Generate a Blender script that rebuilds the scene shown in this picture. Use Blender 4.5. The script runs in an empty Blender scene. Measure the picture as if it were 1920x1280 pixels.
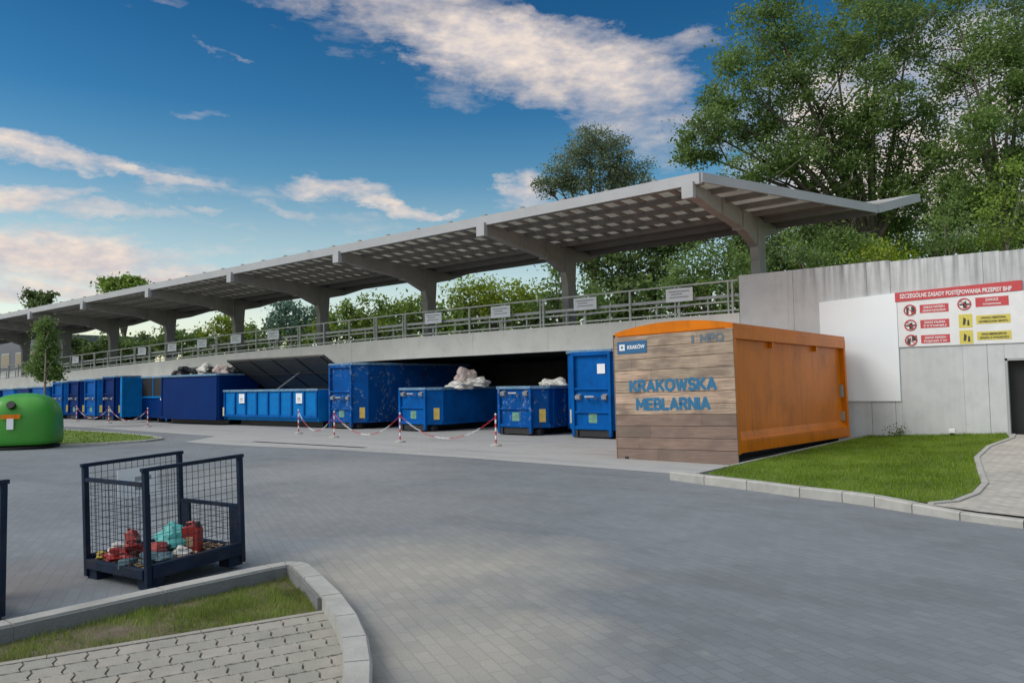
import bpy, bmesh, math, random
import numpy as np
from mathutils import Vector, Matrix, geometry
from math import sin, cos, pi, radians, atan, atan2, sqrt, asin
random.seed(7); RNG = np.random.default_rng(11)
S = bpy.context.scene
COL = S.collection

# ------------------------------------------------------------------ camera
FPX = 1450.0
YAW = radians(37.94); PIT = atan(80/1450); ROLL = radians(0.97)
fw = Vector((-sin(YAW)*cos(PIT), cos(YAW)*cos(PIT), sin(PIT)))
r0 = Vector((cos(YAW), sin(YAW), 0)); u0 = r0.cross(fw)
rt = r0*cos(ROLL) - u0*sin(ROLL); up = u0*cos(ROLL) + r0*sin(ROLL)
CAM = Vector((0, 0, 1.6))
cd = bpy.data.cameras.new('camera'); co = bpy.data.objects.new('camera', cd); COL.objects.link(co)
m = Matrix((( rt.x, up.x, -fw.x, CAM.x), (rt.y, up.y, -fw.y, CAM.y), (rt.z, up.z, -fw.z, CAM.z), (0, 0, 0, 1)))
co.matrix_world = m
cd.sensor_width = 36; cd.lens = FPX/1920*36; cd.clip_end = 2000; cd.clip_start = 0.05
S.camera = co
def direc(x, y): return fw + rt*((x-960)/FPX) + up*((640-y)/FPX)
def at(x, y, d): return CAM + direc(x, y)*d

# ------------------------------------------------------------------ world
SUN_EL = radians(42); SUN_AZ = radians(216)          # azimuth clockwise from +Y
w = bpy.data.worlds.new('World'); S.world = w; w.use_nodes = True
nt = w.node_tree; nt.nodes.clear()
def N(t, **k):
    n = nt.nodes.new(t)
    for a, b in k.items(): setattr(n, a, b)
    return n
def lk(a, b): nt.links.new(a, b)
def M(op, a, b=None, c=None, clamp=False):
    n = N('ShaderNodeMath', operation=op); n.use_clamp = clamp
    for i, v in enumerate((a, b, c)):
        if v is None: continue
        if isinstance(v, (int, float)): n.inputs[i].default_value = v
        else: lk(v, n.inputs[i])
    return n.outputs[0]
def mixc(f, a, b):
    n = N('ShaderNodeMix', data_type='RGBA')
    for s, v in ((0, f), (6, a), (7, b)):
        if isinstance(v, (int, float)): n.inputs[s].default_value = v
        elif isinstance(v, tuple): n.inputs[s].default_value = (*v, 1)
        else: lk(v, n.inputs[s])
    return n.outputs[2]
sky = N('ShaderNodeTexSky', sky_type='NISHITA'); sky.sun_disc = False
sky.sun_elevation = SUN_EL; sky.sun_rotation = SUN_AZ; sky.ozone_density = 3.0; sky.air_density = 1.0; sky.dust_density = 0.6
tc = N('ShaderNodeTexCoord')
sp = N('ShaderNodeSeparateXYZ'); lk(tc.outputs['Generated'], sp.inputs[0])
az = M('ARCTAN2', sp.outputs[0], sp.outputs[1])
el = M('ARCSINE', sp.outputs[2])
comb = N('ShaderNodeCombineXYZ'); lk(M('MULTIPLY', az, 1.0), comb.inputs[0]); lk(el, comb.inputs[1])
def noise(scale, det, sx=1, sy=1, rot=0, off=0.0, rough=.6):
    mp = N('ShaderNodeMapping'); mp.inputs['Scale'].default_value = (sx, sy, 1); mp.inputs['Rotation'].default_value = (0, 0, rot)
    mp.inputs['Location'].default_value = (off, off*1.7, off)
    lk(comb.outputs[0], mp.inputs[0])
    n = N('ShaderNodeTexNoise'); n.inputs['Scale'].default_value = scale; n.inputs['Detail'].default_value = det; n.inputs['Roughness'].default_value = rough
    lk(mp.outputs[0], n.inputs['Vector']); return n
warp = noise(7, 8, 1, 2.2, 0.25, 0.0, .66)
ws = N('ShaderNodeSeparateColor'); lk(warp.outputs['Color'], ws.inputs[0])
U = M('ADD', az, M('MULTIPLY', M('SUBTRACT', ws.outputs[0], .5), .22))
V = M('ADD', el, M('MULTIPLY', M('SUBTRACT', ws.outputs[1], .5), .085))
streak = noise(7, 9, 1, 4.5, 0.22, 3.1, .62)
fine = noise(26, 8, 1, 2.2, 0.3, 7.7, .6)
def azel(x, y):
    d = direc(x, y).normalized(); return atan2(d.x, d.y), asin(d.z)
# cloud banks: direction (az, el) of the middle, half length, half height, tilt, density
def cloud(x, y, hl, hh, slope, dens=1.0):
    a, e = azel(x, y); a2, e2 = azel(x+60, y+60*slope)
    th = atan2(e2-e, a2-a); k = 1/FPX*cos(e)**0
    hl, hh = hl*k, hh*k
    du = M('SUBTRACT', U, a); dv = M('SUBTRACT', V, e)
    p = M('DIVIDE', M('ADD', M('MULTIPLY', du, cos(th)), M('MULTIPLY', dv, sin(th))), hl)
    q = M('DIVIDE', M('SUBTRACT', M('MULTIPLY', dv, cos(th)), M('MULTIPLY', du, sin(th))), hh)
    r2 = M('ADD', M('MULTIPLY', p, p), M('MULTIPLY', q, q))
    return M('MULTIPLY', M('SUBTRACT', 1.0, r2, clamp=True), dens, clamp=False)
banks = [(760,10,260,75,.12,1.15),(930,95,330,85,.30,1.5),(1120,130,240,95,.12,1.4),(1170,215,170,55,.1,.75),(620,0,200,30,.1,.7),(1330,240,200,90,0,.7),(1000,45,260,25,.35,.9),
 (60,285,150,28,.2,1.25),(230,318,230,16,.18,1.1),(40,375,130,32,-.05,1.3),(215,402,140,22,.05,1.1),(365,392,70,15,.05,.9),(400,425,130,16,.15,.6),(620,355,110,30,.12,1.1),
 (720,390,140,24,.2,1.2),(560,408,100,16,.3,.8),(800,408,60,14,.05,1.1),(60,478,300,48,.02,1.7),(200,520,380,26,.02,1.4),(20,550,260,26,0,1.4),(330,500,220,14,.02,1.0),(975,345,75,50,-.3,1.2),(445,100,42,12,.4,.55),(355,203,100,14,-.02,.45),(260,0,150,20,.05,.45),
 (1720,330,360,150,0,1.7),(1560,240,200,140,0,1.4),(1850,150,240,130,0,1.2),(480,470,260,22,.1,.45),(420,350,330,46,.15,.42),(620,60,170,50,.3,.5),(700,440,260,30,.1,.45),(1230,90,160,40,-.1,.8),(90,430,200,16,.03,.8),(860,160,120,60,.3,.6)]
dens = None
for b in banks:
    c = cloud(*b); dens = c if dens is None else M('MAXIMUM', dens, c)
# bright fill added to the unseen sky, overhead and behind the camera
over = M('MULTIPLY', M('SUBTRACT', el, .75), 2.2, clamp=True)
backd = M('MULTIPLY', M('SUBTRACT', M('MULTIPLY', sp.outputs[1], -1.0), -.05), 1.6, clamp=True)
backd = M('MULTIPLY', backd, M('ADD', .22, M('MULTIPLY', el, 1.1, clamp=True)))
sheet_ = M('MAXIMUM', over, backd)
nz = M('ADD', M('MULTIPLY', streak.outputs[0], .95), M('MULTIPLY', fine.outputs[0], .45))
cov = M('MULTIPLY', M('SUBTRACT', M('ADD', M('MULTIPLY', dens, .80), nz), .97), 1.15, clamp=True)
cov = M('MULTIPLY', cov, M('MULTIPLY', dens, 4.0, clamp=True))
skyc = N('ShaderNodeVectorMath', operation='MULTIPLY'); lk(sky.outputs[0], skyc.inputs[0])
ramp = N('ShaderNodeValToRGB'); lk(M('MULTIPLY', el, 1/.55, clamp=True), ramp.inputs[0])
e = ramp.color_ramp.elements
e[0].position = 0; e[0].color = (.95, .82, .66, 1)
e[1].position = 1; e[1].color = (.045, .24, .37, 1)
for p_, c_ in ((.16, (1.1,.92,.72)), (.34, (.80,.78,.62)), (.47, (.34,.56,.56)), (.62, (.14,.40,.50)), (.8,(.075,.30,.42))):
    x = e.new(p_); x.color = (*c_, 1)
lk(ramp.outputs[0], skyc.inputs[1])
skyg = N('ShaderNodeVectorMath', operation='SCALE'); lk(skyc.outputs[0], skyg.inputs[0]); skyg.inputs[3].default_value = 1.22
shade = M('MULTIPLY', M('SUBTRACT', fine.outputs[0], .35), 2.4, clamp=True)
cl = mixc(shade, (3.6,3.45,3.7), (6.3,5.25,4.3))
tot = mixc(sheet_, mixc(cov, skyg.outputs[0], cl), (7.0,7.25,7.2))
bg = N('ShaderNodeBackground'); lk(tot, bg.inputs[0]); bg.inputs[1].default_value = 0.14
wo = N('ShaderNodeOutputWorld'); lk(bg.outputs[0], wo.inputs[0])
# ------------------------------------------------------------------ sun
sd = bpy.data.lights.new('sun', 'SUN'); so = bpy.data.objects.new('sun', sd); COL.objects.link(so)
sd.energy = 1.9; sd.angle = radians(28); sd.color = (1, .95, .88)
sv = Vector((sin(SUN_AZ)*cos(SUN_EL), cos(SUN_AZ)*cos(SUN_EL), sin(SUN_EL)))
so.rotation_euler = sv.to_track_quat('Z', 'Y').to_euler(); so.location = (0, -10, 30)
S.view_settings.view_transform = 'Standard'; S.view_settings.look = 'None'; S.view_settings.gamma = 1
S.view_settings.exposure = 0.17
S.cycles.max_bounces = 8; S.cycles.transparent_max_bounces = 12

# ------------------------------------------------------------------ materials
def material(name, base, rough=.7, metal=0, var=.12, scale=3.0, dirt=None, dirt_amt=.5, dirt_scale=1.2, bump=.1, bscale=40, stretch=(1,1,1), island=0, extra=None, spec=.5, transl=0, coat=0):
    mt = bpy.data.materials.new(name); mt.use_nodes = True
    t = mt.node_tree; n = t.nodes; bs = n['Principled BSDF']
    bs.inputs['Roughness'].default_value = rough; bs.inputs['Metallic'].default_value = metal
    bs.inputs['Specular IOR Level'].default_value = spec; bs.inputs['Coat Weight'].default_value = coat
    tc = n.new('ShaderNodeTexCoord'); mp = n.new('ShaderNodeMapping'); mp.inputs['Scale'].default_value = stretch
    t.links.new(tc.outputs['Object'], mp.inputs[0])
    def nz(sc, det=5, rg=.6):
        a = n.new('ShaderNodeTexNoise'); a.inputs['Scale'].default_value = sc; a.inputs['Detail'].default_value = det; a.inputs['Roughness'].default_value = rg
        t.links.new(mp.outputs[0], a.inputs['Vector']); return a
    def mix(f, a, b, bt='MIX'):
        x = n.new('ShaderNodeMix'); x.data_type = 'RGBA'; x.blend_type = bt
        for s, v in ((0, f), (6, a), (7, b)):
            if isinstance(v, (int, float)): x.inputs[s].default_value = v
            elif isinstance(v, tuple): x.inputs[s].default_value = (*v, 1)
            else: t.links.new(v, x.inputs[s])
        return x.outputs[2]
    def ramp(v, a, b):
        x = n.new('ShaderNodeMapRange'); x.inputs[1].default_value = a; x.inputs[2].default_value = b; t.links.new(v, x.inputs[0]); return x.outputs[0]
    lo = tuple(max(0, c*(1-var)) for c in base); hi = tuple(c*(1+var) for c in base)
    c = mix(ramp(nz(scale).outputs[0], .3, .7), lo, hi)
    if island:
        g = n.new('ShaderNodeNewGeometry'); 
        lo2 = tuple(1-island*k for k in (1, .8, .9)); hi2 = tuple(1+island*k for k in (1.2, .8, .6))
        c = mix(1.0, c, mix(g.outputs['Random Per Island'], lo2, hi2), 'MULTIPLY')
    if dirt: c = mix(mul_(t, n, ramp(nz(dirt_scale, 8, .65).outputs[0], .5, .72), dirt_amt), c, dirt)
    if extra: c = extra(t, n, mp, tc, c, nz, mix, ramp)
    t.links.new(c, bs.inputs['Base Color'])
    if bump:
        b = n.new('ShaderNodeBump'); b.inputs['Strength'].default_value = bump; b.inputs['Distance'].default_value = .02
        t.links.new(nz(bscale, 4).outputs[0], b.inputs['Height']); t.links.new(b.outputs[0], bs.inputs['Normal'])
    if transl:
        tr = n.new('ShaderNodeBsdfTranslucent'); t.links.new(c, tr.inputs[0]); ms = n.new('ShaderNodeMixShader'); ms.inputs[0].default_value = transl
        t.links.new(bs.outputs[0], ms.inputs[1]); t.links.new(tr.outputs[0], ms.inputs[2]); t.links.new(ms.outputs[0], n['Material Output'].inputs[0])
    return mt
def mul_(t, n, a, k):
    x = n.new('ShaderNodeMath'); x.operation = 'MULTIPLY'; x.inputs[1].default_value = k; t.links.new(a, x.inputs[0]); return x.outputs[0]

def brick_extra(bw, bh, mortar, mcol, spots=(), vary=.12, rot=0.0, msize=.006, mamt=.6, wear=.32):
    def f(t, n, mp, tc, c, nz, mix, ramp):
        m5 = n.new('ShaderNodeMapping'); m5.inputs['Scale'].default_value = (.12, .9, 1); m5.inputs['Rotation'].default_value = (0, 0, .35); t.links.new(tc.outputs['Object'], m5.inputs[0])
        a5 = n.new('ShaderNodeTexNoise'); a5.inputs['Scale'].default_value = 1.5; a5.inputs['Detail'].default_value = 8; a5.inputs['Roughness'].default_value = .7; t.links.new(m5.outputs[0], a5.inputs['Vector'])
        c = mix(mul_(t, n, ramp(a5.outputs[0], .50, .72), wear), c, (.07,.07,.075))
        c = mix(mul_(t, n, ramp(nz(3.3, 9, .75).outputs[0], .60, .74), wear*1.2), c, (.33,.31,.28))
        m2 = n.new('ShaderNodeMapping'); m2.inputs['Rotation'].default_value = (0, 0, rot); t.links.new(tc.outputs['Object'], m2.inputs[0])
        b = n.new('ShaderNodeTexBrick'); b.inputs['Scale'].default_value = 1.0; b.inputs['Brick Width'].default_value = bw; b.inputs['Row Height'].default_value = bh
        b.inputs['Mortar Size'].default_value = msize; b.inputs['Mortar Smooth'].default_value = .3
        b.inputs['Color1'].default_value = (1-vary,)*3+(1,); b.inputs['Color2'].default_value = (1+vary, 1+vary*.9, 1+vary*.8, 1); b.inputs['Mortar'].default_value = (1-mamt,)*3+(1,)
        t.links.new(m2.outputs[0], b.inputs['Vector'])
        for (x, y, r, col, amt) in spots:
            vd = n.new('ShaderNodeVectorMath'); vd.operation = 'DISTANCE'; t.links.new(tc.outputs['Object'], vd.inputs[0]); vd.inputs[1].default_value = (x, y, 0)
            a = n.new('ShaderNodeMath'); a.operation = 'ADD'; t.links.new(vd.outputs['Value'], a.inputs[0])
            q = n.new('ShaderNodeMath'); q.operation = 'MULTIPLY'; q.inputs[1].default_value = r*1.1; t.links.new(nz(1.3, 6).outputs[0], q.inputs[0]); t.links.new(q.outputs[0], a.inputs[1])
            mr = n.new('ShaderNodeMapRange'); mr.inputs[1].default_value = r*1.55; mr.inputs[2].default_value = r*.75; mr.inputs[3].default_value = 0; mr.inputs[4].default_value = amt
            t.links.new(a.outputs[0], mr.inputs[0]); c = mix(mr.outputs[0], c, col)
        return mix(1.0, c, b.outputs[0], 'MULTIPLY')
    return f
def concrete_extra(t, n, mp, tc, c, nz, mix, ramp):
    # run-off stains coming down from the top edge, and board marks
    m2 = n.new('ShaderNodeMapping'); m2.inputs['Scale'].default_value = (3.2, 3.2, .22); t.links.new(tc.outputs['Object'], m2.inputs[0])
    a = n.new('ShaderNodeTexNoise'); a.inputs['Scale'].default_value = 2.2; a.inputs['Detail'].default_value = 7; t.links.new(m2.outputs[0], a.inputs['Vector'])
    s = n.new('ShaderNodeSeparateXYZ'); t.links.new(tc.outputs['Object'], s.inputs[0])
    top = ramp(s.outputs[2], 3.3, 4.6)
    mm = n.new('ShaderNodeMath'); mm.operation = 'MULTIPLY'; t.links.new(ramp(a.outputs[0], .42, .68), mm.inputs[0])
    mn = n.new('ShaderNodeMath'); mn.operation = 'MULTIPLY_ADD'; t.links.new(top, mn.inputs[0]); mn.inputs[1].default_value = .85; mn.inputs[2].default_value = .08; t.links.new(mn.outputs[0], mm.inputs[1])
    cx = n.new('ShaderNodeCombineXYZ'); t.links.new(s.outputs[0], cx.inputs[0]); t.links.new(s.outputs[2], cx.inputs[1])
    bk = n.new('ShaderNodeTexBrick'); bk.offset = 0; bk.inputs['Scale'].default_value = 1; bk.inputs['Brick Width'].default_value = 1.35; bk.inputs['Row Height'].default_value = 2.36; bk.inputs['Mortar Size'].default_value = .008; bk.inputs['Mortar Smooth'].default_value = .5
    bk.inputs['Color1'].default_value = (.95,.95,.95,1); bk.inputs['Color2'].default_value = (1.05,1.05,1.05,1); bk.inputs['Mortar'].default_value = (.72,.72,.72,1)
    t.links.new(cx.outputs[0], bk.inputs['Vector']); c = mix(1.0, c, bk.outputs[0], 'MULTIPLY')
    c = mix(mul_(t, n, ramp(nz(1.4, 8, .7).outputs[0], .5, .75), .45), c, (.38,.39,.41))
    side = ramp(s.outputs[0], .8, 2.6)
    m4 = n.new('ShaderNodeMath'); m4.operation = 'MULTIPLY'; t.links.new(mm.outputs[0], m4.inputs[0]); t.links.new(side, m4.inputs[1])
    return mix(m4.outputs[0], c, (.13, .135, .145))

MAT = {}
MAT['concrete'] = material('grey_concrete', (.55,.565,.585), .85, var=.06, scale=1.1, dirt=(.36,.365,.385), dirt_amt=.35, dirt_scale=2.5, bump=.15, bscale=30, extra=concrete_extra)
MAT['beam'] = material('pale_concrete', (.66,.65,.62), .85, var=.10, scale=1.5, dirt=(.26,.25,.24), dirt_amt=.35, dirt_scale=3, bump=.15, bscale=30)
MAT['kerb'] = material('kerb_concrete', (.36,.355,.34), .85, var=.12, scale=4, dirt=(.2,.19,.17), dirt_amt=.4, dirt_scale=6, bump=.3, bscale=60, island=.05)
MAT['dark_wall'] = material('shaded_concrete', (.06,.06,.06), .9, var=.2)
MAT['kerb_shade'] = material('kerb_shade_grey', (.17,.175,.18), .9, var=.2, scale=5, dirt=(.10,.10,.09), dirt_scale=5, bump=.4)  # shade of the kerb's inner face, put into a darker grey
MAT['ground'] = material('road_pavers', (.165,.182,.202), .82, var=.14, scale=.35, dirt=(.105,.108,.115), dirt_amt=.55, dirt_scale=.6, bump=.25, bscale=55,
    extra=brick_extra(.2, .1, 0, 0, spots=[(-4.9,4.9,2.0,(.33,.31,.275),.9),(-3.2,3.6,1.2,(.33,.31,.275),.9),(-7.6,2.2,1.3,(.155,.125,.115),.8),(-8,7,3,(.22,.22,.222),.7),(-12,9.5,3.4,(.25,.25,.25),.7)], vary=.07, rot=.5, msize=.008, mamt=.12))
MAT['apron'] = material('apron_concrete', (.345,.345,.35), .85, var=.10, scale=.5, dirt=(.24,.235,.23), dirt_amt=.55, dirt_scale=.5, bump=.15, bscale=30, extra=brick_extra(.2,.1,0,0,vary=.05,msize=.006,mamt=.15))
MAT['path'] = material('path_pavers', (.42,.395,.36), .85, var=.08, scale=2, dirt=(.26,.24,.21), dirt_amt=.4, dirt_scale=1.5, bump=.2, extra=brick_extra(.2,.1,0,0,vary=.12,rot=.8,msize=.008,mamt=.4))
MAT['paver'] = material('bone_paver', (.30,.285,.255), .88, var=.10, scale=5, dirt=(.26,.24,.2), dirt_amt=.35, dirt_scale=7, bump=.5, bscale=90, island=.09)
MAT['sand'] = material('joint_sand', (.15,.135,.11), .95, var=.3, scale=20)
MAT['soil'] = material('soil', (.12,.095,.065), .95, var=.3, scale=6, dirt=(.2,.17,.13), dirt_scale=4, bump=.6)
MAT['turf'] = material('turf', (.10,.155,.02), .9, var=.35, scale=1.2, dirt=(.14,.17,.05), dirt_amt=.5, dirt_scale=1.0, bump=.6, bscale=60)
MAT['blade'] = material('grass_blade', (.15,.24,.022), .7, spec=.15, var=.35, scale=.9, dirt=(.26,.28,.07), dirt_amt=.55, dirt_scale=.9, island=.35, bump=0, transl=.3)
MAT['blade_dry'] = material('verge_blade', (.20,.275,.06), .7, spec=.15, var=.4, scale=2.5, dirt=(.28,.24,.12), dirt_amt=.55, dirt_scale=3, island=.35, bump=0, transl=.3)
MAT['steel'] = material('galvanised_steel', (.36,.37,.38), .5, .35, var=.12, scale=8, bump=.03)
MAT['railing'] = material('railing_paint', (.43,.45,.42), .55, .2, var=.15, scale=8, bump=.03)
MAT['fascia'] = material('pale_steel', (.36,.365,.385), .5, .1, var=.07, scale=1.2, dirt=(.3,.3,.31), dirt_amt=.4, dirt_scale=2)
MAT['frame'] = material('grey_frame', (.27,.26,.245), .7, .0, var=.12, scale=1.5, dirt=(.13,.125,.12), dirt_amt=.4)
MAT['purlin'] = material('purlin_steel', (.20,.19,.175), .7)
MAT['roofing'] = material('roofing', (.22,.20,.18), .7, .0, var=.12, scale=2)
MAT['sheet'] = material('roof_light_sheet', (.50,.485,.45), .5, var=.18, scale=1.2, transl=.68, bump=0)
BLUE_D = dict(rough=.45, dirt_scale=2.2, bump=.05, spec=.04)
def light_wear(t, n, mp, tc, c, nz, mix, ramp):
    c = mix(mul_(t, n, ramp(nz(3.1, 9, .74).outputs[0], .63, .70), .6), c, (.09,.055,.04))
    return mix(mul_(t, n, ramp(nz(5.5, 9, .78).outputs[0], .62, .68), .5), c, (.16,.25,.36))
def scuffs(t, n, mp, tc, c, nz, mix, ramp):
    r_ = nz(2.6, 9, .72); c = mix(mul_(t, n, ramp(r_.outputs[0], .60, .68), .75), c, (.085,.045,.03))
    a = nz(7, 9, .78); b = nz(.9, 3)
    mm = n.new('ShaderNodeMath'); mm.operation = 'MULTIPLY'; t.links.new(ramp(a.outputs[0], .54, .60), mm.inputs[0]); t.links.new(ramp(b.outputs[0], .47, .56), mm.inputs[1])
    return mix(mul_(t, n, mm.outputs[0], .8), c, (.26,.33,.42))
MAT['blue'] = material('blue_paint', (.003,.095,.36), var=.16, scale=1.6, dirt=(.006,.04,.12), dirt_amt=.6, extra=light_wear, **BLUE_D)
MAT['blue_worn'] = material('worn_blue_paint', (.003,.075,.30), var=.2, scale=1.6, dirt=(.02,.05,.1), dirt_amt=.5, extra=scuffs, **BLUE_D)
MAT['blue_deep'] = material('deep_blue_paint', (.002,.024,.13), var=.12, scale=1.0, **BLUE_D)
MAT['blue_light'] = material('light_blue_paint', (.005,.165,.48), var=.14, scale=2, dirt=(.02,.09,.2), dirt_amt=.5, extra=light_wear, **BLUE_D)
MAT['rim'] = material('worn_rim', (.10,.22,.36), .5, var=.3, scale=9, dirt=(.35,.38,.4), dirt_amt=.7, dirt_scale=7)
MAT['under'] = material('dark_steel', (.022,.022,.026), .6, .2, var=.3, scale=5)
MAT['scuff'] = material('bare_steel', (.30,.31,.34), .5, .3, var=.3, scale=9)
MAT['inside'] = material('container_inside', (.03,.045,.07), .7, var=.4, scale=4, dirt=(.08,.05,.03))
def runs(t, n, mp, tc, c, nz, mix, ramp):
    m2 = n.new('ShaderNodeMapping'); m2.inputs['Scale'].default_value = (1, 5, .35); t.links.new(tc.outputs['Object'], m2.inputs[0])
    a = n.new('ShaderNodeTexNoise'); a.inputs['Scale'].default_value = 2.2; a.inputs['Detail'].default_value = 8; a.inputs['Roughness'].default_value = .68; t.links.new(m2.outputs[0], a.inputs['Vector'])
    c = mix(mul_(t, n, ramp(a.outputs[0], .50, .72), .5), c, (.26,.075,.012))
    return mix(mul_(t, n, ramp(nz(7, 9, .8).outputs[0], .64, .70), .45), c, (.12,.045,.02))
def wood_extra(t, n, mp, tc, c, nz, mix, ramp):
    m2 = n.new('ShaderNodeMapping'); m2.inputs['Scale'].default_value = (1.1, 1, 26); t.links.new(tc.outputs['Object'], m2.inputs[0])
    a = n.new('ShaderNodeTexNoise'); a.inputs['Scale'].default_value = 1.6; a.inputs['Detail'].default_value = 8; a.inputs['Roughness'].default_value = .65; t.links.new(m2.outputs[0], a.inputs['Vector'])
    c = mix(mul_(t, n, ramp(a.outputs[0], .40, .66), .72), c, (.12,.09,.075))
    m3 = n.new('ShaderNodeMapping'); m3.inputs['Scale'].default_value = (1, 1, 2.5); t.links.new(tc.outputs['Object'], m3.inputs[0])
    k = n.new('ShaderNodeTexNoise'); k.inputs['Scale'].default_value = 1.7; k.inputs['Detail'].default_value = 6; t.links.new(m3.outputs[0], k.inputs['Vector'])
    c = mix(mul_(t, n, ramp(k.outputs[0], .48, .66), .65), c, (.13,.09,.075))
    return c
MAT['orange'] = material('orange_paint', (.62,.165,.003), .28, spec=.16, var=.10, scale=.8, dirt=(.36,.09,.004), dirt_amt=.6, dirt_scale=1.3, bump=.05, bscale=5, extra=runs)
MAT['plank'] = material('weathered_board', (.44,.33,.25), .7, var=.15, scale=2, island=.2, extra=wood_extra, bump=.1)
MAT['plank_dark'] = material('dark_weathered_board', (.20,.14,.115), .7, var=.15, scale=2, island=.22, extra=wood_extra, bump=.1)
MAT['green'] = material('green_fibreglass', (.05,.27,.03), .35, spec=.35, var=.08, scale=1.5, dirt=(.03,.15,.03), dirt_amt=.4, bump=.03)
MAT['black'] = material('black', (.008,.008,.009), .6, var=.2)
MAT['rubber'] = material('dark_plastic', (.02,.02,.022), .5, var=.4, scale=12)
MAT['navy'] = material('navy_paint', (.006,.015,.036), .6, 0, spec=.2, var=.35, scale=5, dirt=(.05,.035,.025), dirt_amt=.45, dirt_scale=7)
MAT['paper'] = material('paper', (.74,.76,.80), .6, var=.04, scale=3, bump=0)
MAT['panel_white'] = material('white_panel', (.80,.83,.88), .5, var=.03, scale=.8, bump=0)
MAT['green_label'] = material('green_label', (.12,.27,.20), .6, var=.3, scale=12, bump=0)
MAT['print'] = material('grey_print', (.3,.31,.34), .7, bump=0)
MAT['red'] = material('red_print', (.52,.06,.07), .5, var=.08, bump=0)
MAT['yellow_print'] = material('yellow_print', (.62,.52,.10), .5, var=.06, bump=0)
MAT['dark_print'] = material('dark_print', (.05,.05,.045), .6, bump=0)
MAT['logo_blue'] = material('logo_blue', (.01,.10,.24), .45, var=.05, bump=0)
MAT['letter'] = material('blue_lettering', (.012,.13,.27), .5, var=.1, bump=0)
MAT['faded'] = material('faded_lettering', (.10,.13,.17), .6, bump=0)
MAT['reflector'] = material('yellow_reflector', (.62,.44,.09), .4, var=.2, scale=9, dirt=(.5,.45,.36), dirt_amt=.5, dirt_scale=6, bump=0)
MAT['reflector_pale'] = material('pale_reflector', (.6,.57,.42), .4, var=.15, scale=9, bump=0)
MAT['white'] = material('white_paint', (.72,.72,.74), .5, var=.06, bump=0)
MAT['signal_red'] = material('signal_red', (.48,.03,.05), .45, var=.1, bump=0)
MAT['can_red'] = material('red_plastic', (.27,.018,.012), .4, var=.25, scale=8)
MAT['pink'] = material('pinkish_red_plastic', (.42,.08,.075), .45, var=.3, scale=9)
MAT['teal'] = material('teal_plastic', (.10,.42,.40), .4, var=.2, scale=8)
MAT['slate'] = material('slate_plastic', (.06,.11,.14), .5, var=.3, scale=9)
MAT['mustard'] = material('mustard_plastic', (.42,.30,.03), .5, var=.25, scale=9)
MAT['bag_white'] = material('white_bag', (.62,.60,.57), .5, var=.12, scale=6)
MAT['bag_pink'] = material('pinkish_foam', (.52,.42,.40), .7, var=.2, scale=6)
MAT['bag_black'] = material('black_bag', (.018,.02,.024), .35, var=.4, scale=6)
MAT['litter'] = material('litter', (.33,.24,.16), .9, var=.5, scale=30, island=.5)
MAT['facade'] = material('grey_facade', (.125,.135,.155), .8, var=.06)
MAT['facade_pale'] = material('pale_facade', (.42,.43,.44), .8, var=.08)
MAT['glass'] = material('dark_window', (.012,.014,.018), .15, bump=0)
MAT['cloudy'] = material('grey_lid', (.085,.085,.08), .6, var=.15, scale=3)
MAT['bark'] = material('bark', (.10,.085,.07), .9, var=.3, scale=5, bump=.5, bscale=14)
def leafmat(name, c, tr=.35): return material(name, c, .55, var=.3, scale=.5, island=.35, bump=0, transl=tr, spec=.3)
MAT['leaf_mid'] = leafmat('leaf_mid', (.155,.245,.075), .48); MAT['leaf_dark'] = leafmat('leaf_dark', (.10,.155,.05))
MAT['leaf_grey'] = leafmat('leaf_grey', (.17,.22,.14)); MAT['leaf_yellow'] = leafmat('leaf_yellow', (.24,.33,.03))
MAT['leaf_fresh'] = leafmat('leaf_fresh', (.19,.29,.05)); MAT['leaf_blue'] = leafmat('leaf_blue', (.12,.22,.17))

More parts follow.
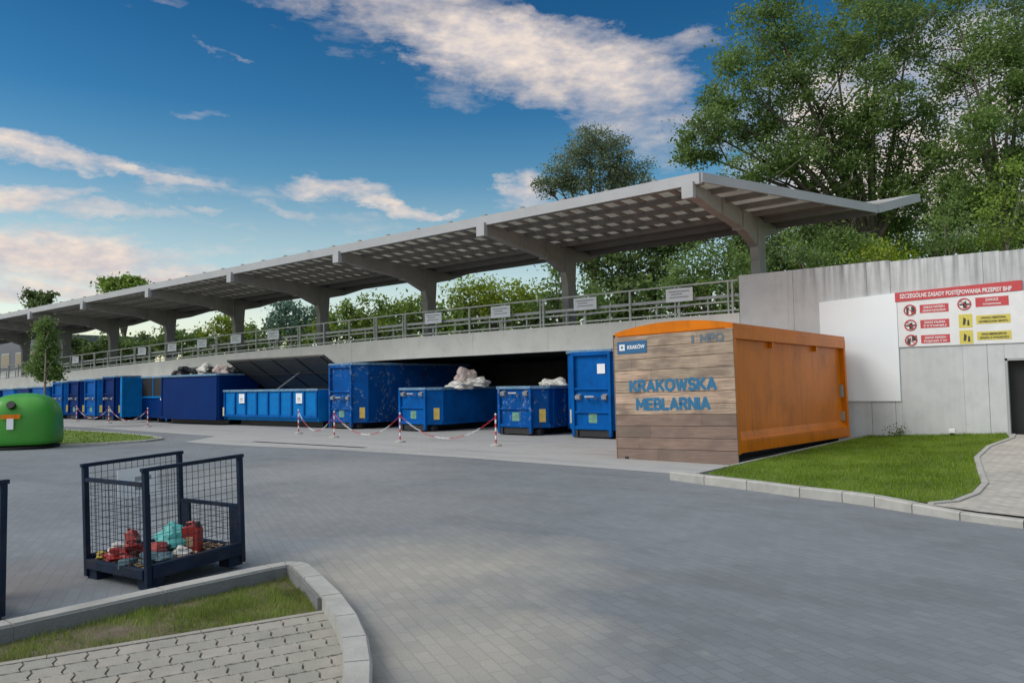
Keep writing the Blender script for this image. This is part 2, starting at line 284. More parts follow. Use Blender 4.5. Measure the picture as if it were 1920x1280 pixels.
# ------------------------------------------------------------------ mesh helpers
class MB:
    def __init__(s): s.v = []; s.f = []; s.mi = []; s.sm = False; s.cur = 0
    def add(s, vs, fs):
        o = len(s.v); s.v += [tuple(p) for p in vs]; s.f += [tuple(i+o for i in f) for f in fs]; s.mi += [s.cur]*len(fs); return s
    def box(s, x0, x1, y0, y1, z0, z1):
        return s.add([(x0,y0,z0),(x1,y0,z0),(x1,y1,z0),(x0,y1,z0),(x0,y0,z1),(x1,y0,z1),(x1,y1,z1),(x0,y1,z1)],
                     [(0,3,2,1),(4,5,6,7),(0,1,5,4),(1,2,6,5),(2,3,7,6),(3,0,4,7)])
    def bar(s, p, q, w, h=None, upv=(0,0,1), w2=None, h2=None):
        h = h or w; p = Vector(p); q = Vector(q); d = (q-p).normalized(); u = Vector(upv)
        if abs(d.dot(u)) > .98: u = Vector((0,1,0))
        r = d.cross(u).normalized(); u = r.cross(d)
        vs = []
        for c, a, b in ((p, w, h), (q, w2 or w, h2 or h)):
            vs += [c-r*a/2-u*b/2, c+r*a/2-u*b/2, c+r*a/2+u*b/2, c-r*a/2+u*b/2]
        return s.add(vs, [(0,1,2,3),(7,6,5,4),(0,4,5,1),(1,5,6,2),(2,6,7,3),(3,7,4,0)])
    def tube(s, pts, r, n=8, r2=None, caps=True):
        pts = [Vector(p) for p in pts]; k = len(pts); vs = []; fs = []
        for i, p in enumerate(pts):
            d = (pts[min(i+1,k-1)]-pts[max(i-1,0)]).normalized(); a = Vector((0,0,1)) if abs(d.z) < .9 else Vector((1,0,0))
            x = d.cross(a).normalized(); y = x.cross(d); rr = (r if r2 is None else r+(r2-r)*i/(k-1)) if not isinstance(r, (list, tuple)) else r[i]
            vs += [p+x*cos(2*pi*j/n)*rr+y*sin(2*pi*j/n)*rr for j in range(n)]
        for i in range(k-1):
            for j in range(n): fs.append((i*n+j, i*n+(j+1)%n, (i+1)*n+(j+1)%n, (i+1)*n+j))
        if caps: fs += [tuple(range(n-1,-1,-1)), tuple((k-1)*n+j for j in range(n))]
        return s.add(vs, fs)
    def prism(s, poly, axis, a, b):
        n = len(poly)
        def P(p, t): return {'x': (t, p[0], p[1]), 'y': (p[0], t, p[1]), 'z': (p[0], p[1], t)}[axis]
        vs = [P(p, a) for p in poly]+[P(p, b) for p in poly]
        return s.add(vs, [tuple(range(n)), tuple(range(2*n-1, n-1, -1))]+[(i, i+n, (i+1)%n+n, (i+1)%n) for i in range(n)])
    def lathe(s, prof, c=(0,0,0), n=16):
        vs = []; fs = []
        for r, z in prof: vs += [(c[0]+r*cos(2*pi*j/n), c[1]+r*sin(2*pi*j/n), c[2]+z) for j in range(n)]
        for i in range(len(prof)-1):
            for j in range(n): fs.append((i*n+j, i*n+(j+1)%n, (i+1)*n+(j+1)%n, (i+1)*n+j))
        fs += [tuple(range(n-1,-1,-1)), tuple((len(prof)-1)*n+j for j in range(n))]
        return s.add(vs, fs)
    def build(s, name, mat, parent=None, loc=None, bevel=0, smooth=False, fix=True):
        me = bpy.data.meshes.new(name); me.from_pydata(s.v, [], s.f)
        mats = mat if isinstance(mat, (list, tuple)) else [mat]
        for q in mats: me.materials.append(MAT[q])
        if len(mats) > 1: me.polygons.foreach_set('material_index', s.mi)
        if fix:
            bm = bmesh.new(); bm.from_mesh(me); bmesh.ops.recalc_face_normals(bm, faces=bm.faces); bm.to_mesh(me); bm.free()
        if smooth: me.polygons.foreach_set('use_smooth', [True]*len(me.polygons))
        o = bpy.data.objects.new(name, me); COL.objects.link(o)
        if parent: o.parent = parent
        if loc: o.location = loc
        if bevel:
            b = o.modifiers.new('bevel', 'BEVEL'); b.width = bevel; b.segments = 2; b.limit_method = 'ANGLE'
        return o
def tag(o, label=None, cat=None, group=None, kind=None):
    for k, v in (('label', label), ('category', cat), ('group', group), ('kind', kind)):
        if v: o[k] = v
    return o
def thing(name, loc, label, cat, group=None, rz=0):
    o = bpy.data.objects.new(name, None); COL.objects.link(o); o.location = loc; o.rotation_euler = (0,0,rz); o.empty_display_size = .3
    return tag(o, label, cat, group)
def copy_tree(o, parent=None):
    c = o.copy(); COL.objects.link(c); c.parent = parent
    for ch in list(o.children): copy_tree(ch, c)
    return c
def text_mesh(body, size, align='CENTER', bold=0.0, depth=.002, width=None):
    cu = bpy.data.curves.new('lettering', 'FONT'); cu.body = body; cu.size = size; cu.align_x = align; cu.offset = bold; cu.extrude = depth; cu.resolution_u = 3
    o = bpy.data.objects.new('lettering_tmp', cu); COL.objects.link(o)
    me = bpy.data.meshes.new_from_object(o.evaluated_get(bpy.context.evaluated_depsgraph_get()))
    COL.objects.unlink(o); bpy.data.objects.remove(o)
    if width:
        xs = [v.co.x for v in me.vertices]; k = width/(max(xs)-min(xs)); me.transform(Matrix.Scale(k, 4, (1,0,0)))
    me.materials.clear(); return me
def text_obj(name, body, size, mat, parent, loc, rz=0, label=None, **k):
    me = text_mesh(body, size, **k); me.transform(Matrix.Rotation(pi/2, 4, 'X')); me.materials.append(MAT[mat])
    o = bpy.data.objects.new(name, me); COL.objects.link(o); o.parent = parent; o.location = loc; o.rotation_euler = (0,0,rz)
    if label: o['label'] = label
    return o
GLY = {'K':[[(0,0),(0,1)],[(.08,.45),(.62,1)],[(.2,.58),(.66,0)]],'R':[[(0,0),(0,1),(.38,1),(.56,.9),(.56,.62),(.38,.5),(0,.5)],[(.3,.5),(.6,0)]],
 'A':[[(0,0),(.36,1),(.72,0)],[(.14,.28),(.58,.28)]],'O':[[(.3,0),(.1,.12),(0,.35),(0,.65),(.1,.88),(.3,1),(.5,1),(.7,.88),(.8,.65),(.8,.35),(.7,.12),(.5,0),(.3,0)]],
 'W':[[(0,1),(.24,0),(.48,.85),(.72,0),(.96,1)]],'S':[[(0,.12),(.18,0),(.42,0),(.56,.12),(.56,.36),(.42,.49),(.14,.53),(.02,.66),(.02,.88),(.16,1),(.38,1),(.54,.88)]],
 'M':[[(0,0),(0,1),(.4,.3),(.8,1),(.8,0)]],'E':[[(.52,0),(0,0),(0,1),(.52,1)],[(0,.52),(.46,.52)]],'B':[[(0,0),(0,1),(.36,1),(.52,.9),(.52,.64),(.38,.53),(0,.53)],[(.36,.53),(.56,.42),(.56,.1),(.38,0),(0,0)]],
 'L':[[(0,1),(0,0),(.5,0)]],'N':[[(0,0),(0,1),(.62,0),(.62,1)]],'I':[[(0,0),(0,1)]],'P':[[(0,0),(0,1),(.4,1),(.56,.88),(.56,.6),(.4,.48),(0,.48)]]}
def stroke_text(name, body, hgt, width, mat, parent, x, y, z, th, gap=.3):
    """bold lettering made of strokes, centred on x, facing -y"""
    adv = [max(p[0] for s in GLY[c] for p in s) for c in body]; tot = sum(adv)+gap*(len(body)-1); k = width/tot; cx = x-width/2; mb = MB(); q = 0
    for c, a in zip(body, adv):
        for s in GLY[c]:
            for p0, p1 in zip(s, s[1:]):
                A = Vector((cx+p0[0]*k, 0, z+p0[1]*hgt)); B = Vector((cx+p1[0]*k, 0, z+p1[1]*hgt)); d = (B-A).normalized()*th*.32; A -= d; B += d
                yy = y-.002-.00035*(q % 5); q += 1; n_ = Vector((-(B-A).z, 0, (B-A).x)).normalized()*th/2
                v = [(p.x, w, p.z) for w in (yy, y+.001) for p in (A-n_, B-n_, B+n_, A+n_)]
                mb.add(v, [(0,1,2,3),(7,6,5,4),(0,4,5,1),(1,5,6,2),(2,6,7,3),(3,7,4,0)])
        cx += (a+gap)*k
    return mb.build(name, mat, parent)
def ground_sheet(name, poly, zf, mat, step=.5, skirt=None, kind='structure'):
    xs = [p[0] for p in poly]; ys = [p[1] for p in poly]
    bpts = []
    for i, p in enumerate(poly):
        q = poly[(i+1)%len(poly)]; k = max(1, int(math.dist(p, q)/step))
        bpts += [Vector((p[0]+(q[0]-p[0])*j/k, p[1]+(q[1]-p[1])*j/k)) for j in range(k)]
    n = len(bpts); pts = list(bpts)
    x = min(xs)+step/2
    while x < max(xs):
        y = min(ys)+step/2
        while y < max(ys):
            pts.append(Vector((x+random.uniform(-.1,.1)*step, y))); y += step
        x += step
    r = geometry.delaunay_2d_cdt(pts, [(i, (i+1)%n) for i in range(n)], [list(range(n))], 1, 1e-5)
    mb = MB(); mb.add([(p.x, p.y, zf(p.x, p.y)) for p in r[0]], [tuple(f) for f in r[2]])
    o = mb.build(name, mat); tag(o, kind=kind)
    for p in o.data.polygons:
        if p.normal.z < 0: o.data.flip_normals(); break
    return o
def inside(poly, X, Y):
    c = np.zeros(len(X), bool); n = len(poly)
    for i in range(n):
        x1, y1 = poly[i]; x2, y2 = poly[(i+1)%n]
        k = ((y1 > Y) != (y2 > Y)) & (X < (x2-x1)*(Y-y1)/((y2-y1) or 1e-9)+x1); c ^= k
    return c
def poly_mesh(name, V, F, mat, smooth=False):
    me = bpy.data.meshes.new(name); k = F.shape[1]
    me.vertices.add(len(V)); me.vertices.foreach_set('co', V.astype(np.float32).ravel())
    me.loops.add(F.size); me.loops.foreach_set('vertex_index', F.astype(np.int32).ravel())
    me.polygons.add(len(F)); me.polygons.foreach_set('loop_start', np.arange(0, F.size, k, dtype=np.int32)); me.polygons.foreach_set('loop_total', np.full(len(F), k, np.int32))
    me.update(calc_edges=True); me.materials.append(MAT[mat]); o = bpy.data.objects.new(name, me); COL.objects.link(o); return o
def grass(name, poly, zf, n, h, wd, mat, clump=0.0, density=None, label=None):
    xs = [p[0] for p in poly]; ys = [p[1] for p in poly]
    X = RNG.uniform(min(xs), max(xs), n*4); Y = RNG.uniform(min(ys), max(ys), n*4)
    ok = inside(poly, X, Y)
    if density is not None: ok &= RNG.random(len(X)) < density(X, Y)
    X = X[ok][:n]; Y = Y[ok][:n]; n = len(X)
    Z = np.array([zf(a, b) for a, b in zip(X, Y)])
    a = RNG.uniform(0, 2*pi, n); hh = h*RNG.uniform(.4, 1.15, n); ww = wd*RNG.uniform(.6, 1.3, n)
    if clump: hh *= 1+clump*np.sin(X*9+np.sin(Y*7)*2)*np.sin(Y*11+X*3)
    lean = RNG.uniform(.1, .8, n)*hh; b = RNG.uniform(0, 2*pi, n)
    P0 = np.stack([X-np.cos(a)*ww, Y-np.sin(a)*ww, Z-.01], 1); P1 = np.stack([X+np.cos(a)*ww, Y+np.sin(a)*ww, Z-.01], 1)
    P2 = np.stack([X+np.cos(b)*lean, Y+np.sin(b)*lean, Z+hh], 1)
    V = np.stack([P0, P1, P2], 1).reshape(-1, 3); F = np.arange(3*n).reshape(-1, 3)
    return tag(poly_mesh(name, V, F, mat), label, 'grass' if label else None, kind='stuff')
def leaves(name, lobes, mat, parent, per, size, clumps=26, spread=.34, hollow=.35, tilt=.6):
    """lobes: (cx,cy,cz,rx,ry,rz). leaf-sized quads gathered in clumps spread through each lobe"""
    out = []
    for (cx, cy, cz, rx, ry, rz) in lobes:
        vol = (rx*ry*rz)**(1/3); k = max(5, int(clumps*vol**1.6/2)) if clumps > 0 else -clumps
        d = RNG.normal(size=(k, 3)); d /= np.linalg.norm(d, axis=1)[:, None]
        rad = hollow+(1-hollow)*RNG.random(k)**.6
        C = np.array([cx, cy, cz])+d*rad[:, None]*np.array([rx, ry, rz])
        sz = spread*vol**.5*RNG.uniform(.5, 1.2, k)
        cnt = RNG.integers(int(per*.5), int(per*1.3)+1, k)
        for i in range(k):
            e = RNG.normal(size=(cnt[i], 3)); e *= np.array([1, 1, .75])*sz[i]
            out.append(C[i]+e)
    P = np.concatenate(out); n = len(P)
    nr = RNG.normal(size=(n, 3)); nr[:, 2] += tilt; nr /= np.linalg.norm(nr, axis=1)[:, None]
    a = np.cross(nr, RNG.normal(size=(n, 3))); a /= np.linalg.norm(a, axis=1)[:, None]; b = np.cross(nr, a)
    s = size*RNG.uniform(.55, 1.25, n)[:, None]
    V = np.stack([P-a*s*.5, P+b*s*.3+a*s*.05, P+a*s*.6, P-b*s*.3+a*s*.05], 1).reshape(-1, 3)
    o = poly_mesh(name, V-np.array(parent.location if parent else (0, 0, 0)), np.arange(4*n).reshape(-1, 4), mat)
    if parent: o.parent = parent
    return o
def trunk_mesh(base, tops, r, mat='bark'):
    mb = MB(); base = Vector(base); split = None
    mean = sum((Vector(t) for t in tops), Vector())/len(tops)
    split = base+(mean-base)*.5; split.x = base.x+(mean.x-base.x)*.2; split.y = base.y+(mean.y-base.y)*.2
    mb.tube([base, base*.5+split*.5+Vector((.05*r,.1*r,0)), split], [r, r*.85, r*.75], 8)
    for t in tops:
        t = Vector(t); mid = split*.5+t*.5+Vector((random.uniform(-.3,.3), random.uniform(-.3,.3), random.uniform(.0,.5)))*min(1, r*3)
        mb.tube([split-(split-base)*.1, mid, t], [r*.55, r*.32, r*.1], 6)
        for k in range(3):
            a = mid*(1-.3*k)+t*(.3*k); L = (t-mid).length*.8
            mb.tube([a, a+Vector((random.uniform(-1,1), random.uniform(-1,1), random.uniform(.1,.9))).normalized()*L], [r*.18, r*.04], 5)
    return mb
def tree(name, px, top, d, lobes, mat, label, cat='tree', group=None, base_z=3.0, per=60, leaf=.22, r=.25, clumps=26, crown='crown', hollow=.35, spread=.34):
    """lobes in (px, py, rx, ry[, depth offset]) seen at distance d -> real ellipsoids"""
    b = at(px, 640, d); b.z = base_z
    t = thing(name, b, label, cat, group)
    L = []; tops = []
    for l in lobes:
        dd = d+(l[4] if len(l) > 4 else 0); c = at(l[0], l[1], dd); rx = l[2]/FPX*dd; rz = l[3]/FPX*dd
        L.append((c.x, c.y, c.z, rx, (rx+rz)/2, rz)); tops.append(c)
    leaves(crown, L, mat, t, per, leaf, clumps, hollow=hollow, spread=spread)
    mb = trunk_mesh((0,0,-.3), [c-b for c in tops], r); mb.build('trunk', 'bark', t, smooth=True)
    return t
# ================================================================== GROUND
def clampf(v): return max(0.0, min(1.0, v))
def lawn_z(x, y): return .11+.16*clampf((y-14)/7)*clampf((x+5.3)/3.2)
g = MB(); g.add([(-400,-300,0),(300,-300,0),(300,500,0),(-400,500,0)], [(0,1,2,3)]); tag(g.build('ground', 'ground'), kind='structure')
ground_sheet('apron', [(-5.2,12.25),(-7.3,12.5),(-11.5,12.85),(-16,12.9),(-20,12.5),(-22.6,12.6),(-24.2,14.6),(-34,15.4),(-70,16.5),(-70,30),(-5.2,30)], lambda x,y: .004, 'apron', 4)
# drain channel in front of the containers
dr = MB()
for i in range(10): dr.box(-20.6+i*.5, -20.6+i*.5+.48, 13.6, 13.78, .002, .008)
tag(dr.build('drain_grate', 'under'), 'dark steel drain grate set in the pale apron before the containers', 'drain')
lawn = [(-5.25,11.72),(-5.27,13.5),(-5.2,16.2),(-5.05,20.97),(-2.05,20.97),(-1.9,20.0),(-2.12,18.0),(-2.08,16.0),(-1.78,14.0),(-1.56,12.6),(-1.53,11.4),(-1.66,10.6),(-1.86,10.27),(-2.45,10.6),(-3.47,10.93),(-4.34,11.27)]
ground_sheet('lawn', lawn, lambda x,y: lawn_z(x,y)+.012, 'turf', .7)
path = [(-1.86,10.25),(-1.66,10.6),(-1.53,11.4),(-1.56,12.6),(-1.78,14.0),(-2.08,16.0),(-2.12,18.0),(-1.9,20.0),(-2.05,20.97),(14,20.97),(14,9.2),(3,9.5),(-.2,9.68),(-1.3,9.98)]
ground_sheet('path', path, lambda x,y: lawn_z(x,y), 'path', 1.0)
def off(line, d):
    out = []
    for i, p in enumerate(line):
        a = line[max(0,i-1)]; b = line[min(len(line)-1,i+1)]; t = Vector((b[0]-a[0], b[1]-a[1])).normalized()
        out.append((p[0]-t.y*d, p[1]+t.x*d))
    return out
def resample(line, step):
    out = [Vector(line[0])]; 
    for i in range(len(line)-1):
        a, b = Vector(line[i]), Vector(line[i+1]); k = max(1, round((b-a).length/step))
        for j in range(1, k+1): out.append(a+(b-a)*j/k)
    return out
def kerb(name, line, wd, hf, mat='kerb', gap=.012, step=.5, z0=-.1, ch=.015):
    mb = MB(); a = [Vector(p) for p in line]; b = [Vector(p) for p in off(line, wd)]
    for i in range(len(a)-1):
        L = (a[i+1]-a[i]).length; k = max(1, round(L/step))
        for j in range(k):
            f0, f1 = j/k, (j+1)/k; g0 = gap/2/max(L,.01)
            p, q = a[i].lerp(a[i+1], f0+g0), a[i].lerp(a[i+1], f1-g0); r, s_ = b[i].lerp(b[i+1], f0+g0), b[i].lerp(b[i+1], f1-g0)
            h0, h1 = hf(p), hf(q)
            n1 = (r-p).normalized()*ch; n2 = (s_-q).normalized()*ch
            v = [(p.x,p.y,z0),(q.x,q.y,z0),(s_.x,s_.y,z0),(r.x,r.y,z0),(p.x,p.y,h0-ch),(q.x,q.y,h1-ch),(p.x+n1.x,p.y+n1.y,h0),(q.x+n2.x,q.y+n2.y,h1),(s_.x,s_.y,h1),(r.x,r.y,h0)]
            mb.add(v, [(0,1,2,3),(0,4,5,1),(4,6,7,5),(6,9,8,7),(2,8,9,3),(1,5,7,8,2),(0,3,9,6,4)])
    return tag(mb.build(name, mat), kind='structure')
kr = [(-5.82,11.58),(-5.11,11.33),(-4.34,11.09),(-3.47,10.75),(-2.88,10.6),(-2.45,10.42),(-1.98,10.17),(-1.45,9.92),(-.84,9.74),(.2,9.5),(2,9.3),(8,9.0)]
kerb('kerb', kr, .15, lambda p: .135 if p.x < -2.5 else .135-.05*clampf((p.x+2.5)/1.2), step=1.0)
kerb('kerb', [(-5.28,20.9),(-5.38,16.2),(-5.42,13.5),(-5.45,11.75)], .07, lambda p: .125, step=1.0)
# flush edging of the curved lawn side
kerb('kerb', [(-1.95,20.9),(-1.9,20.0),(-2.12,18.0),(-2.08,16.0),(-1.78,14.0),(-1.56,12.6),(-1.53,11.4),(-1.64,10.6),(-1.84,10.3)], .09, lambda p: lawn_z(p.x,p.y)+.02, step=.5)
# near island: kerb, verge, bone shaped pavers
kl = [(-5.86,-.5),(-5.82,2.0),(-5.79,3.0),(-5.74,3.9),(-5.70,4.08),(-5.60,4.17),(-5.45,4.16),(-5.03,3.97),(-4.47,3.70),(-3.99,3.43),(-3.6,3.17),(-3.26,2.90),(-2.95,2.62),(-2.6,2.2),(-2.3,1.6),(-2.2,.6),(-2.2,-.5)]
kerb('kerb', kl, -.15, lambda p: .12, step=1.0)
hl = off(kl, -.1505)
kerb('kerb_shade_strip', hl[:9], -.03, lambda p: .108, mat='kerb_shade', step=2.0, gap=.002)  # added thin strip whose dark colour paints shade on the inner kerb face
isl = off(kl, -.14)
ground_sheet('verge_soil', isl, lambda x,y: .008, 'soil', .5)
isl_in = [tuple(p) for p in off(kl, -.155)]
def line_x(y): return -5.23+(y-1.78)*(.74/1.82)          # edge between grass verge and pavers
def paver_ok(x, y):
    return x > line_x(y)+.06 and y < 3.62-.16*0 and inside(isl_in, np.array([x]), np.array([y]))[0]
pv = MB(); ang = atan2(.74, 1.82); ca, sa = cos(ang), sin(ang)
PW, PH, GP = .165, .175, .0055
in_p = [tuple(p) for p in off(kl, -.06)]
def ctr_ok(x, y): return y < 3.9 and inside(in_p, np.array([x]), np.array([y]))[0]
for i in range(-4, 44):
    for j in range(-30, 40):
        cu = j*PW+i*PW*.28; cv = i*PH+.066+PH/2
        cx = line_x(1.2)+sa*cu+ca*cv; cy = 1.2+ca*cu-sa*cv
        if i < 0 or not ctr_ok(cx, cy): continue
        a, b = PW/2-GP, PH/2-GP; s_ = .011; w_ = .010
        # sides step sideways, long joints ripple with half a block's period
        lo_ = [(-a,-b-w_*0),(-a*.55,-b+w_),(-a*.0-.0,-b),(a*.55,-b+w_),(a,-b)]
        rg = [(a+s_,-b*.45),(a-s_,b*.45)]
        hi_ = [(a,b),(a*.55,b+w_),(0,b),(-a*.55,b+w_),(-a,b)]
        lf = [(-a-s_,b*.45),(-a+s_,-b*.45)]
        lf = [(-a-s_*1,b*.45),(-a+s_*1,-b*.45)]; rg = [(a+s_,-b*.45),(a-s_,b*.45)]
        rg = [(a+s_,-b*.45),(a-s_,b*.45)]; lf = [(-a-s_,b*.45),(-a+s_,-b*.45)]; lf = [(p[0]-2*a, p[1]) for p in rg[::-1]]
        poly = lo_+rg+hi_+lf; hz = .026+random.uniform(-.002,.002)
        W3 = lambda p, k, z: (cx+sa*p[0]*k+ca*p[1]*k, cy+ca*p[0]*k-sa*p[1]*k, z)
        n = len(poly); pv.add([W3(p,.975,hz) for p in poly]+[W3(p,1,hz-.005) for p in poly]+[W3(p,1,.0125) for p in poly],
            [tuple(range(n))]+[(k+o, k+n+o, (k+1)%n+n+o, (k+1)%n+o) for o in (0,n) for k in range(n)])
tag(pv.build('pavement', 'paver'), kind='structure')
jp = [(line_x(1.0),1.0),(line_x(3.66),3.66)]
jpoly = [(line_x(-.4)+.02,-.4),(line_x(3.62)+.02,3.62)]+[tuple(p) for p in off(kl,-.15)[9:]]
ground_sheet('joint_sand', jpoly, lambda x,y: .012, 'sand', .6)
kerb('edging', [(line_x(-.4),-.4),(line_x(1.2),1.2),(line_x(3.6),3.6)], -.06, lambda p: .028, mat='paver', step=.8, gap=.006, ch=.004)
verge = [tuple(p) for p in off(kl,-.16)[:9]]+[(-4.62,3.62),(line_x(3.5)-.02,3.5),(line_x(1.5)-.02,1.5),(line_x(-.4)-.02,-.4)]
def patchy(X, Y): 
    v = .5+.5*np.sin(X*5.1+1.3*np.sin(Y*3.7))*np.sin(Y*4.3+X*1.7)
    e = np.abs(X+5.0-(Y-2.3)*.4)  # thinner beside the pavers
    return np.clip(-.05+.95*v+.30*(Y-2.2), .03, 1)
grass('grass_verge', verge, lambda x,y: .008, 26000, .045, .0024, 'blade_dry', clump=.45, density=patchy, label='short patchy grass with bare soil inside the near kerb')
grass('grass_tuft', [(-3.45,2.35),(-3.2,2.7),(-2.95,2.35),(-2.75,1.8),(-3.2,1.9)], lambda x,y: .03, 1500, .03, .002, 'blade_dry', label='small grass tufts between pavers and the curved kerb')
grass('lawn_grass', lawn, lambda x,y: lawn_z(x,y)+.012, 52000, .055, .005, 'blade', clump=.3, label='mown green lawn beside the orange container')
# wedge lawn behind the green bin
wd_ = [(-24.6,9.9),(-24.0,11.0),(-23.9,12.0),(-24.4,12.75),(-26,13.2),(-29,13.6),(-34,13.7),(-48,13.6),(-48,8.2),(-27,9.2)]
ground_sheet('lawn', wd_, lambda x,y: .05, 'turf', 1.2)
grass('lawn_grass', wd_, lambda x,y: .05, 9000, .07, .014, 'blade', label='yellowish grass island behind the green dome bin')
kerb('kerb', [(-48,8.1),(-27,9.1),(-24.5,9.8),(-23.9,10.9),(-23.8,12.0),(-24.3,12.85),(-26,13.3),(-29,13.7),(-34,13.8),(-48,13.7)], .12, lambda p: .07, step=1.0)

# ================================================================== RAMP DECK
def deck_top(x):
    t = -x
    P = [(0,3.52),(22,3.46),(33,3.32),(52,2.86),(66,2.45),(90,1.8)]
    for (a, za), (b, zb) in zip(P, P[1:]):
        if t <= b: return za+(zb-za)*(t-a)/(b-a)
    return 1.8
ramp_t = thing('ramp_deck', (-8.25,21,0), 'long pale concrete upper deck over the blue containers', 'ramp')
def dbox(mb, x0, x1, y0, y1, top, bot):
    a0, a1 = deck_top(x0), deck_top(x1)
    L = lambda x, y, z: (x+8.25, y-21, z)
    mb.add([L(x0,y0,a0+bot),L(x1,y0,a1+bot),L(x1,y1,a1+bot),L(x0,y1,a0+bot),L(x0,y0,a0+top),L(x1,y0,a1+top),L(x1,y1,a1+top),L(x0,y1,a0+top)],
           [(0,3,2,1),(4,5,6,7),(0,1,5,4),(1,2,6,5),(2,3,7,6),(3,0,4,7)])
mb = MB(); x = -8.26
while x > -84:
    dbox(mb, x-3.29, x, 21.0, 21.35, 0, -.82); dbox(mb, x-3.3, x-3.29, 21.02, 21.33, -.01, -.81); x -= 3.3
mb.build('edge_beam', 'beam', ramp_t)
mb = MB(); x = -8.26
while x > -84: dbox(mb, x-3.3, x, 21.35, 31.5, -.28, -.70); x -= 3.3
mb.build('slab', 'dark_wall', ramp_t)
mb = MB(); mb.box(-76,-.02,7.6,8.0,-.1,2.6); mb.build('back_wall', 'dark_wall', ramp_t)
mb = MB(); x = -14.1; mb.box(x+8.25-.2, x+8.25+.2, .45, .85, -.05, deck_top(x)-.71); mb.build('pillar', 'beam', ramp_t, bevel=.01)
# railing on the deck edge
rail_t = thing('deck_railing', (-8.3,21.15,3.5), 'grey steel railing along the edge of the upper deck', 'railing')
def RL(x, z, dy=0): return (x+8.3, dy, deck_top(x)+z-3.5)
k = 0; x = -8.5; posts_x = []
while x > -72:
    w_ = 1.65 if k % 2 else 1.65
    posts_x.append(x); x -= 1.655; k += 1
for i, x in enumerate(posts_x):
    mb = MB(); mb.bar(RL(x,-.01), RL(x,.93), .055)
    if i % 4 in (0, 1) : mb.bar(RL(x-.13,-.01), RL(x-.13,.93), .045)
    mb.build('post', 'railing', rail_t)
    mb = MB(); mb.bar(RL(x-.8,-.01,.12), RL(x-.8,.5,.12), .045); mb.build('baluster', 'railing', rail_t)
def long_rail(name, z, w, h, dy=0, x1=-72, m='railing'):
    mb = MB(); xs = [-8.32]+[-8.32-3.3*j for j in range(1, 20)]
    for a, b in zip(xs, xs[1:]): mb.bar(RL(a,z,dy), RL(b,z,dy), w, h)
    mb.build(name, m, rail_t)
long_rail('top_rail', .94, .05, .05); long_rail('middle_rail', .52, .05, .09, .05, m='steel'); long_rail('lower_rail', .36, .04, .05, .05); long_rail('kick_rail', .10, .03, .05)
# crash barrier further back on the deck
bar_t = thing('crash_barrier', (-8.3,29.5,3.3), 'low steel crash barrier at the back of the upper deck', 'barrier')
mb = MB()
for j in range(19):
    a, b = -8.3-3.3*j, -8.3-3.3*(j+1)
    for zz in (.78,.62): mb.bar((a+8.3,0,deck_top(a)+zz-3.5), (b+8.3,0,deck_top(b)+zz-3.5), .04, .13)
mb.build('beam', 'steel', bar_t)
for j in range(15):
    x = -9-4*j; mb = MB(); mb.bar((x+8.3,.08,deck_top(x)-3.8), (x+8.3,.08,deck_top(x)-2.65), .1); mb.build('post', 'steel', bar_t)
# notice boards on the railing
words = ['notice board on the railing nearest the concrete wall','notice board second from the concrete wall, by a slim canopy post','notice board third from the concrete wall, above the pile of white bags','notice board fourth from the concrete wall, under the dark canopy post',
  'small notice board above the open grey lid','small notice board just left of the one above the open grey lid','small notice board above the white debris on the dark blue container','small notice board above the black bags at the left of the dark blue container',
  'small notice board above the container with the open end door','tiny notice board far left, just right of the slender tree']
for i, t in enumerate([10.1,13.4,16.9,20.15,30.2,33.2,36.2,39.1,42.3,50.6]):
    x = -t; z = deck_top(x)
    o = thing('notice_board', (x,21.06,z+.66), 'white '+words[i], 'sign', 'white notice boards on the deck railing')
    mb = MB(); mb.box(-.43,.43,-.02,0,-.2,.2); mb.build('panel', 'paper', o)
    mb = MB()
    for q, (a, b) in enumerate(((.11,.33),(.03,.26),(-.06,.30))): mb.box(-b, b if q != 1 else .1, -.024, -.021, a-.02, a+.01)
    mb.build('printed_lines', 'print', o)
    mb = MB(); mb.box(-.44,.3,-.03,.25,-.36,-.33); mb.build('shelf', 'fascia', o)
    mb = MB(); mb.bar((-.1,.1,-.36),(-.1,.1,-.66), .05); mb.build('leg', 'railing', o)

# ================================================================== CONCRETE WALL
wall = thing('concrete_wall', (-8.25,21,0), 'tall grey cast concrete wall with dark run off stains, right of the deck', 'wall')
mb = MB()
def wpan(x0, x1, z0, z1, dy=0): mb.box(x0+8.25+.004, x1+8.25-.004, 0+dy, .36, z0, z1)
xs = [-8.25,-6.75,-4.9,-4.35,-2.35,-2.01]
for a, b in zip(xs, xs[1:]): wpan(a, b, -.2, 4.54 if a < -4.6 else 4.5)
mb.box(6.24,7.5,0,.36,2.0,4.48); 
for a, b in ((-.75,2.2),(2.2,5.2),(5.2,8.2)): wpan(a, b, -.2, 4.46)
mb.box(0,17,.02,.34,-.2,0.0)
mb.build('panel', 'concrete', wall)
mb = MB(); mb.box(0,.36,.362,7.5,-.2,4.50); mb.build('return_wall', 'concrete', wall)
mb = MB(); mb.box(6.22,7.52,.22,.27,.2,2.02); mb.build('door', 'black', wall)
mb = MB(); mb.box(6.235,6.29,-.012,.2,.25,2.0); mb.box(6.24,7.5,-.012,.2,2.0-.05,2.0+.003); mb.build('door_frame', 'fascia', wall)
# wall lamp / socket and small weed at the foot
o = thing('floor_lamp', (-3.08,20.6,.26), 'small white lamp on a dark foot in the grass before the wall', 'lamp')
mb = MB(); mb.box(-.07,.07,-.06,.06,.03,.13); mb.build('head', 'white', o, bevel=.012); mb = MB(); mb.lathe([(.05,-.06),(.04,.035)], n=10); mb.build('foot', 'black', o)
